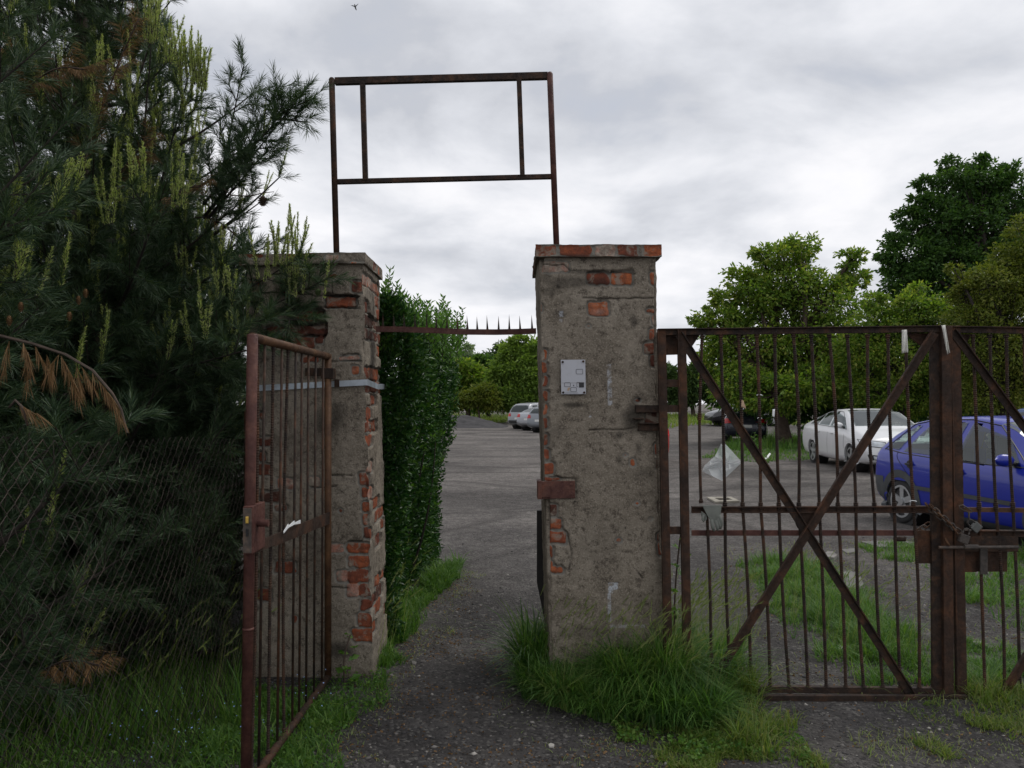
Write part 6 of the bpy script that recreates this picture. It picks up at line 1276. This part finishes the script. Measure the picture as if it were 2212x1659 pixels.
# ---- estate / hatch generic rear-facing cars
def estate(name, label, loc, hd, mat, H=1.50, kind='estate', lamp='redlamp', L=4.4, W=1.78, detail=1, plate=True, bump_m=None):
    z = H
    top = [(-L / 2, .55), (-L / 2 + .01, .80), (-L / 2 + .06, 1.0), (-L / 2 + .30, z * .90), (-L / 2 + .55, z * .965), (-.6, z), (.1, z * .99), (.55, z * .92), (1.15, z * .69), (1.7, z * .60), (L / 2 - .08, z * .48), (L / 2, z * .34)] if kind == 'estate' else \
          [(-L / 2, .55), (-L / 2 + .01, .85), (-L / 2 + .07, 1.0), (-L / 2 + .30, 1.04), (-L / 2 + .85, z * .87), (-.6, z * .98), (0, z), (.5, z * .93), (1.15, z * .69), (1.7, z * .60), (L / 2 - .08, z * .48), (L / 2, z * .34)]
    sp = dict(L=L, W=W, rw=.315, wheels=(-L / 2 + .88, L / 2 - .86), tumble=.36, top=top, belt=[(-L / 2, .75), (-L / 2 + .2, .96), (0, .95), (1.1, .90), (L / 2, .5)], bot=[(-L / 2, .34), (-1.8, .22), (0, .19), (1.9, .22), (L / 2, .28)])
    c = Car(name, label, sp, Vector(loc), hd, mat, GRP, detail); r = -L / 2
    if kind == 'estate':
        c.patch('rear_window', [(r - .3, -W * .36, 1.03), (r - .3, W * .36, 1.03), (r, W * .31, z * .89), (r, -W * .31, z * .89)], (1, 0, 0), M['glass'], (10, 6))
        c.side('side_window', [(r + .42, 1.02), (r + 1.15, 1.01), (r + 1.1, z * .90), (r + .62, z * .885)], S, M['glass'])
    else: c.patch('rear_window', [(r + .3, -W * .34, 1.10), (r + .3, W * .34, 1.10), (r + .9, W * .29, z * .92), (r + .9, -W * .29, z * .92)], (1, 0, -1), M['glass'], (10, 6))
    c.side('side_window', [(r + 1.22, 1.005), (r + 2.02, 1.0), (r + 2.02, z * .92), (r + 1.25, z * .91)] if kind == 'estate' else [(r + 1.0, 1.02), (r + 1.95, 1.0), (r + 1.95, z * .92), (r + 1.35, z * .89)], S, M['glass'])
    c.side('side_window', [(r + 2.10, 1.0), (r + 3.05, .96), (r + 2.75, z * .84), (r + 2.10, z * .925)], S, M['glass'])
    c.patch('windscreen', [(1.10, -W * .37, z * .70), (1.10, W * .37, z * .70), (.42, W * .3, z * .95), (.42, -W * .3, z * .95)], (-1, 0, -.7), M['screen'])
    for sd in S:
        c.patch('tail_lamp', [(r - .3, sd * W * .30, .78), (r - .3, sd * W * .475, .76), (r - .3, sd * W * .465, .97), (r - .3, sd * W * .33, .95)], (1, 0, 0), M[lamp], (5, 5), .01)
        c.side('tail_lamp', [(r + .02, .78), (r + .20, .80), (r + .22, .95), (r + .03, .96)], (sd,), M[lamp], n=(4, 4), off=.01)
    c.patch('bumper', [(r - .3, -W * .47, .30), (r - .3, W * .47, .30), (r - .3, W * .47, .56), (r - .3, -W * .47, .56)], (1, 0, 0), bump_m or mat, (12, 3), .03) if 0 else None; c.patch('bumper', [(r - .3, -W * .44, .32), (r - .3, W * .44, .32), (r - .3, W * .44, .54), (r - .3, -W * .44, .54)], (1, 0, 0), bump_m or mat, (12, 3), .012)
    if plate: c.patch('number_plate', [(r - .3, -.26, .60), (r - .3, .26, .60), (r - .3, .26, .71), (r - .3, -.26, .71)], (1, 0, 0), M['numplate'], (4, 2), .012)
    c.arch(S, M['trimblk'] if bump_m else mat, .035); c.wheels(7); c.mirror(.95, 1.0, S, mat); c.line([(r + 2.06, .25), (r + 2.06, .98)], S, M['trimblk'], .004); c.handle(r + 1.5, .85, S, mat); c.handle(r + 2.3, .85, S, mat)
    return c
ps1, ps2, ps3 = paint('silver_paint_warm', (.26, .27, .285), .5, .35), paint('silver_paint', (.32, .33, .35), .6, .35), paint('grey_silver_paint', (.20, .215, .235), .5, .35)
pk, pn, prd = paint('black_car_paint', (.012, .013, .016), 0, .2), paint('dark_blue_car_paint', (.02, .024, .035), .2, .2), paint('red_car_paint', (.35, .02, .018), 0, .3)
hs = math.atan2(.80, .60)
def rear_at(px, D, hd, L, W, side=1):      # centre so the rear left corner stands at image x px, distance D
    x = (px - CX) * D / F; f_ = Vector((math.cos(hd), math.sin(hd), 0)); lft = Vector((-f_.y, f_.x, 0)); return Vector((x, D, 0)) + f_ * L / 2 - lft * W / 2 * side
estate('silver_off_roader', 'silver tall estate car with a black rear bumper, furthest of the three silver cars', rear_at(1094, 48.5, hs, 4.3, 1.75), hs, ps1, 1.62, L=4.3, bump_m=M['trimblk'])
estate('silver_saloon', 'silver saloon with a number plate, middle one of the three silver cars', rear_at(1112.5, 45.8, hs, 4.5, 1.78), hs, ps2, 1.43, 'saloon', L=4.5)
estate('grey_hatchback', 'grey-silver car with bright red tail lamps, nearest of the three silver cars', rear_at(1134, 42.6, hs, 4.5, 1.8), hs, ps3, 1.45, 'estate', L=4.5)
estate('red_car', 'red car with a dark grey bumper, peeping out from behind the right pillar', Vector(((1452 - CX) * 19.7 / F - .87, 19.7 + 2.0, 0)), R(90), prd, 1.5, L=4.0, W=1.74, bump_m=M['trim'])
hk = R(62)
estate('black_estate', 'black estate car under the walnut branches, behind another dark car', Vector((13.8, 47, .3)), R(187), pk, 1.5, L=4.6)
estate('dark_blue_hatchback', 'dark blue car with a white number plate and red lamps beside the green island', Vector((9.95, 34.0, 0)), R(74), pn, 1.43, L=4.2, W=1.74)
c = estate('blue_van', 'bright blue vehicle whose roof shows above the blue hatchback at the right edge', Vector((12.9, 17.5, 0)), R(-84), paint('mid_blue_paint', (.015, .05, .16), 0, .3), 1.54, L=4.5)
# ================================================================== LITTER AND STONES
def slab(name, label, cat, poly, h, mat, group=None, n=1):
    pts = [G(*p) for p in poly]; z = float(gz(*np.mean(pts, 0))); mb = MB(); mb.prism([(x, y, z - .01) for x, y in pts], (0, 0, h + .01)); o = mb.build(name, mat, bevel=min(.008, h * .4)); return tag(o, label, cat, group)
slab('concrete_slab', 'half-buried concrete slab in the middle of the grass between the wheel tracks', 'slab', [(1812, 1242), (1835, 1234), (1858, 1246), (1866, 1266), (1850, 1274), (1818, 1270)], .012, M['concrete'])
slab('concrete_slab', 'small flat concrete slab near the far end of the wheel track grass', 'slab', [(1817, 1188), (1846, 1186), (1852, 1193), (1830, 1197)], .012, M['concrete'])
slab('concrete_slab', 'worn concrete strip lying behind the lock plate of the left gate leaf', 'slab', [(1858, 1172), (1950, 1170), (1990, 1176), (1985, 1183), (1900, 1184)], .012, M['concrete'])
slab('flat_stone', 'pale flat stone behind the crossing of the gate braces', 'stone', [(1783, 1199), (1800, 1197), (1809, 1205), (1801, 1211), (1785, 1209)], .04, M['stone'])
slab('flat_stone', 'pale chip of stone by the left brace foot behind the gate', 'stone', [(1786, 1493 - 400 + 100), (1792, 1192), (1790, 1197), (1784, 1197)], .02, M['stone'])
slab('broken_plank', 'weathered plank piece lying behind the right gate leaf', 'plank', [(2095, 1388), (2120, 1390), (2134, 1397), (2110, 1399)], .02, M['stone'])
slab('crumpled_paper', 'crumpled white paper in the grass behind the left gate leaf', 'paper', [(1808, 1401), (1816, 1398), (1823, 1404), (1812, 1408)], .025, M['paper'])
slab('white_pebble', 'single white pebble on the cinder path in the foreground', 'stone', [(1184, 1612), (1190, 1609), (1198, 1612), (1196, 1617), (1186, 1617)], .008, m_plain('white_stone', (.40, .38, .35), .9))
slab('pale_pebble', 'pale pebble at the left edge of the path by the pillar foot', 'stone', [(888, 1437), (894, 1435), (900, 1438), (897, 1443), (890, 1442)], .012, M['stone'])
t = thing('wooden_frame', 'flat pale wooden frame lying on the cinders behind the hanging glove', 'frame', (*G(1562, 1081), 0)); mb = MB(); o_ = [(1527, 1078), (1578, 1077), (1598, 1086), (1545, 1088)]; i_ = [(1543, 1080), (1573, 1079.3), (1583, 1084), (1554, 1085)]
for k in range(4):
    q = [G(*o_[k]), G(*o_[(k + 1) % 4]), G(*i_[(k + 1) % 4]), G(*i_[k])]; mb = MB(); mb.hexa([(x, y, .004) for x, y in q], (0, 0, .03)); mb.build('frame_bar', m_plain('faded_wood', (.24, .22, .18), .8) if k == 0 else bpy.data.materials['faded_wood'], t)
mb = MB(); mb.tube([(*G(1643, 995), .03), (*G(1655, 994), .035), (*G(1663, 988), .10)], .03, 8); tag(mb.build('white_pipe', M['paper'], smooth=True), 'bent piece of white pipe at the edge of the green island', 'pipe')
mb = MB()
for (x, y, dx, dy) in ((1085, 1537, 22, -10),): A, B = G(x, y), G(x + dx, y + dy); mb.tube([(*A, .008), (*B, .012)], .004, 5)
tag(mb.build('broken_stick', M['bark']), 'short broken stick on the cinders by the tall grass', 'stick')
mb = MB(); A, B = G(985, 1470 + 90), G(1008, 1545); mb.tube([(*A, .006), (*B, .010)], .0025, 5); tag(mb.build('dry_twig', m_plain('dry_wood', (.2, .16, .1), .9)), 'thin dry twig lying in the middle of the path', 'twig')
# bird
t = thing('bird', 'small dark bird gliding high in the sky, left of the sign frame', 'bird', tuple(at(767, 13, 40))); c0 = at(767, 14, 40); u = 40 / F
mb = MB(); mb.tube([c0 + Vector((-1 * u, 0, 5 * u)), c0, c0 + Vector((1.2 * u, .02, -4 * u)), c0 + Vector((2.4 * u, .05, -7 * u))], [.7 * u, 1.9 * u, 1.4 * u, .8 * u], 8); mb.build('body', M['trimblk'], t, smooth=True)
for q in ([(-1, 1.5), (-5, 2.6), (-9.5, 1.8), (-5, .8), (-1, -1.2)], [(.5, 1.4), (4, 4), (7.6, 6.6), (5, 3), (1.5, -.8)]):
    mb = MB(); mb.prism([c0 + Vector((x * u, 0, z * u)) for x, z in q], (0, .3 * u, 0)); mb.build('wing', M['trimblk'], t)
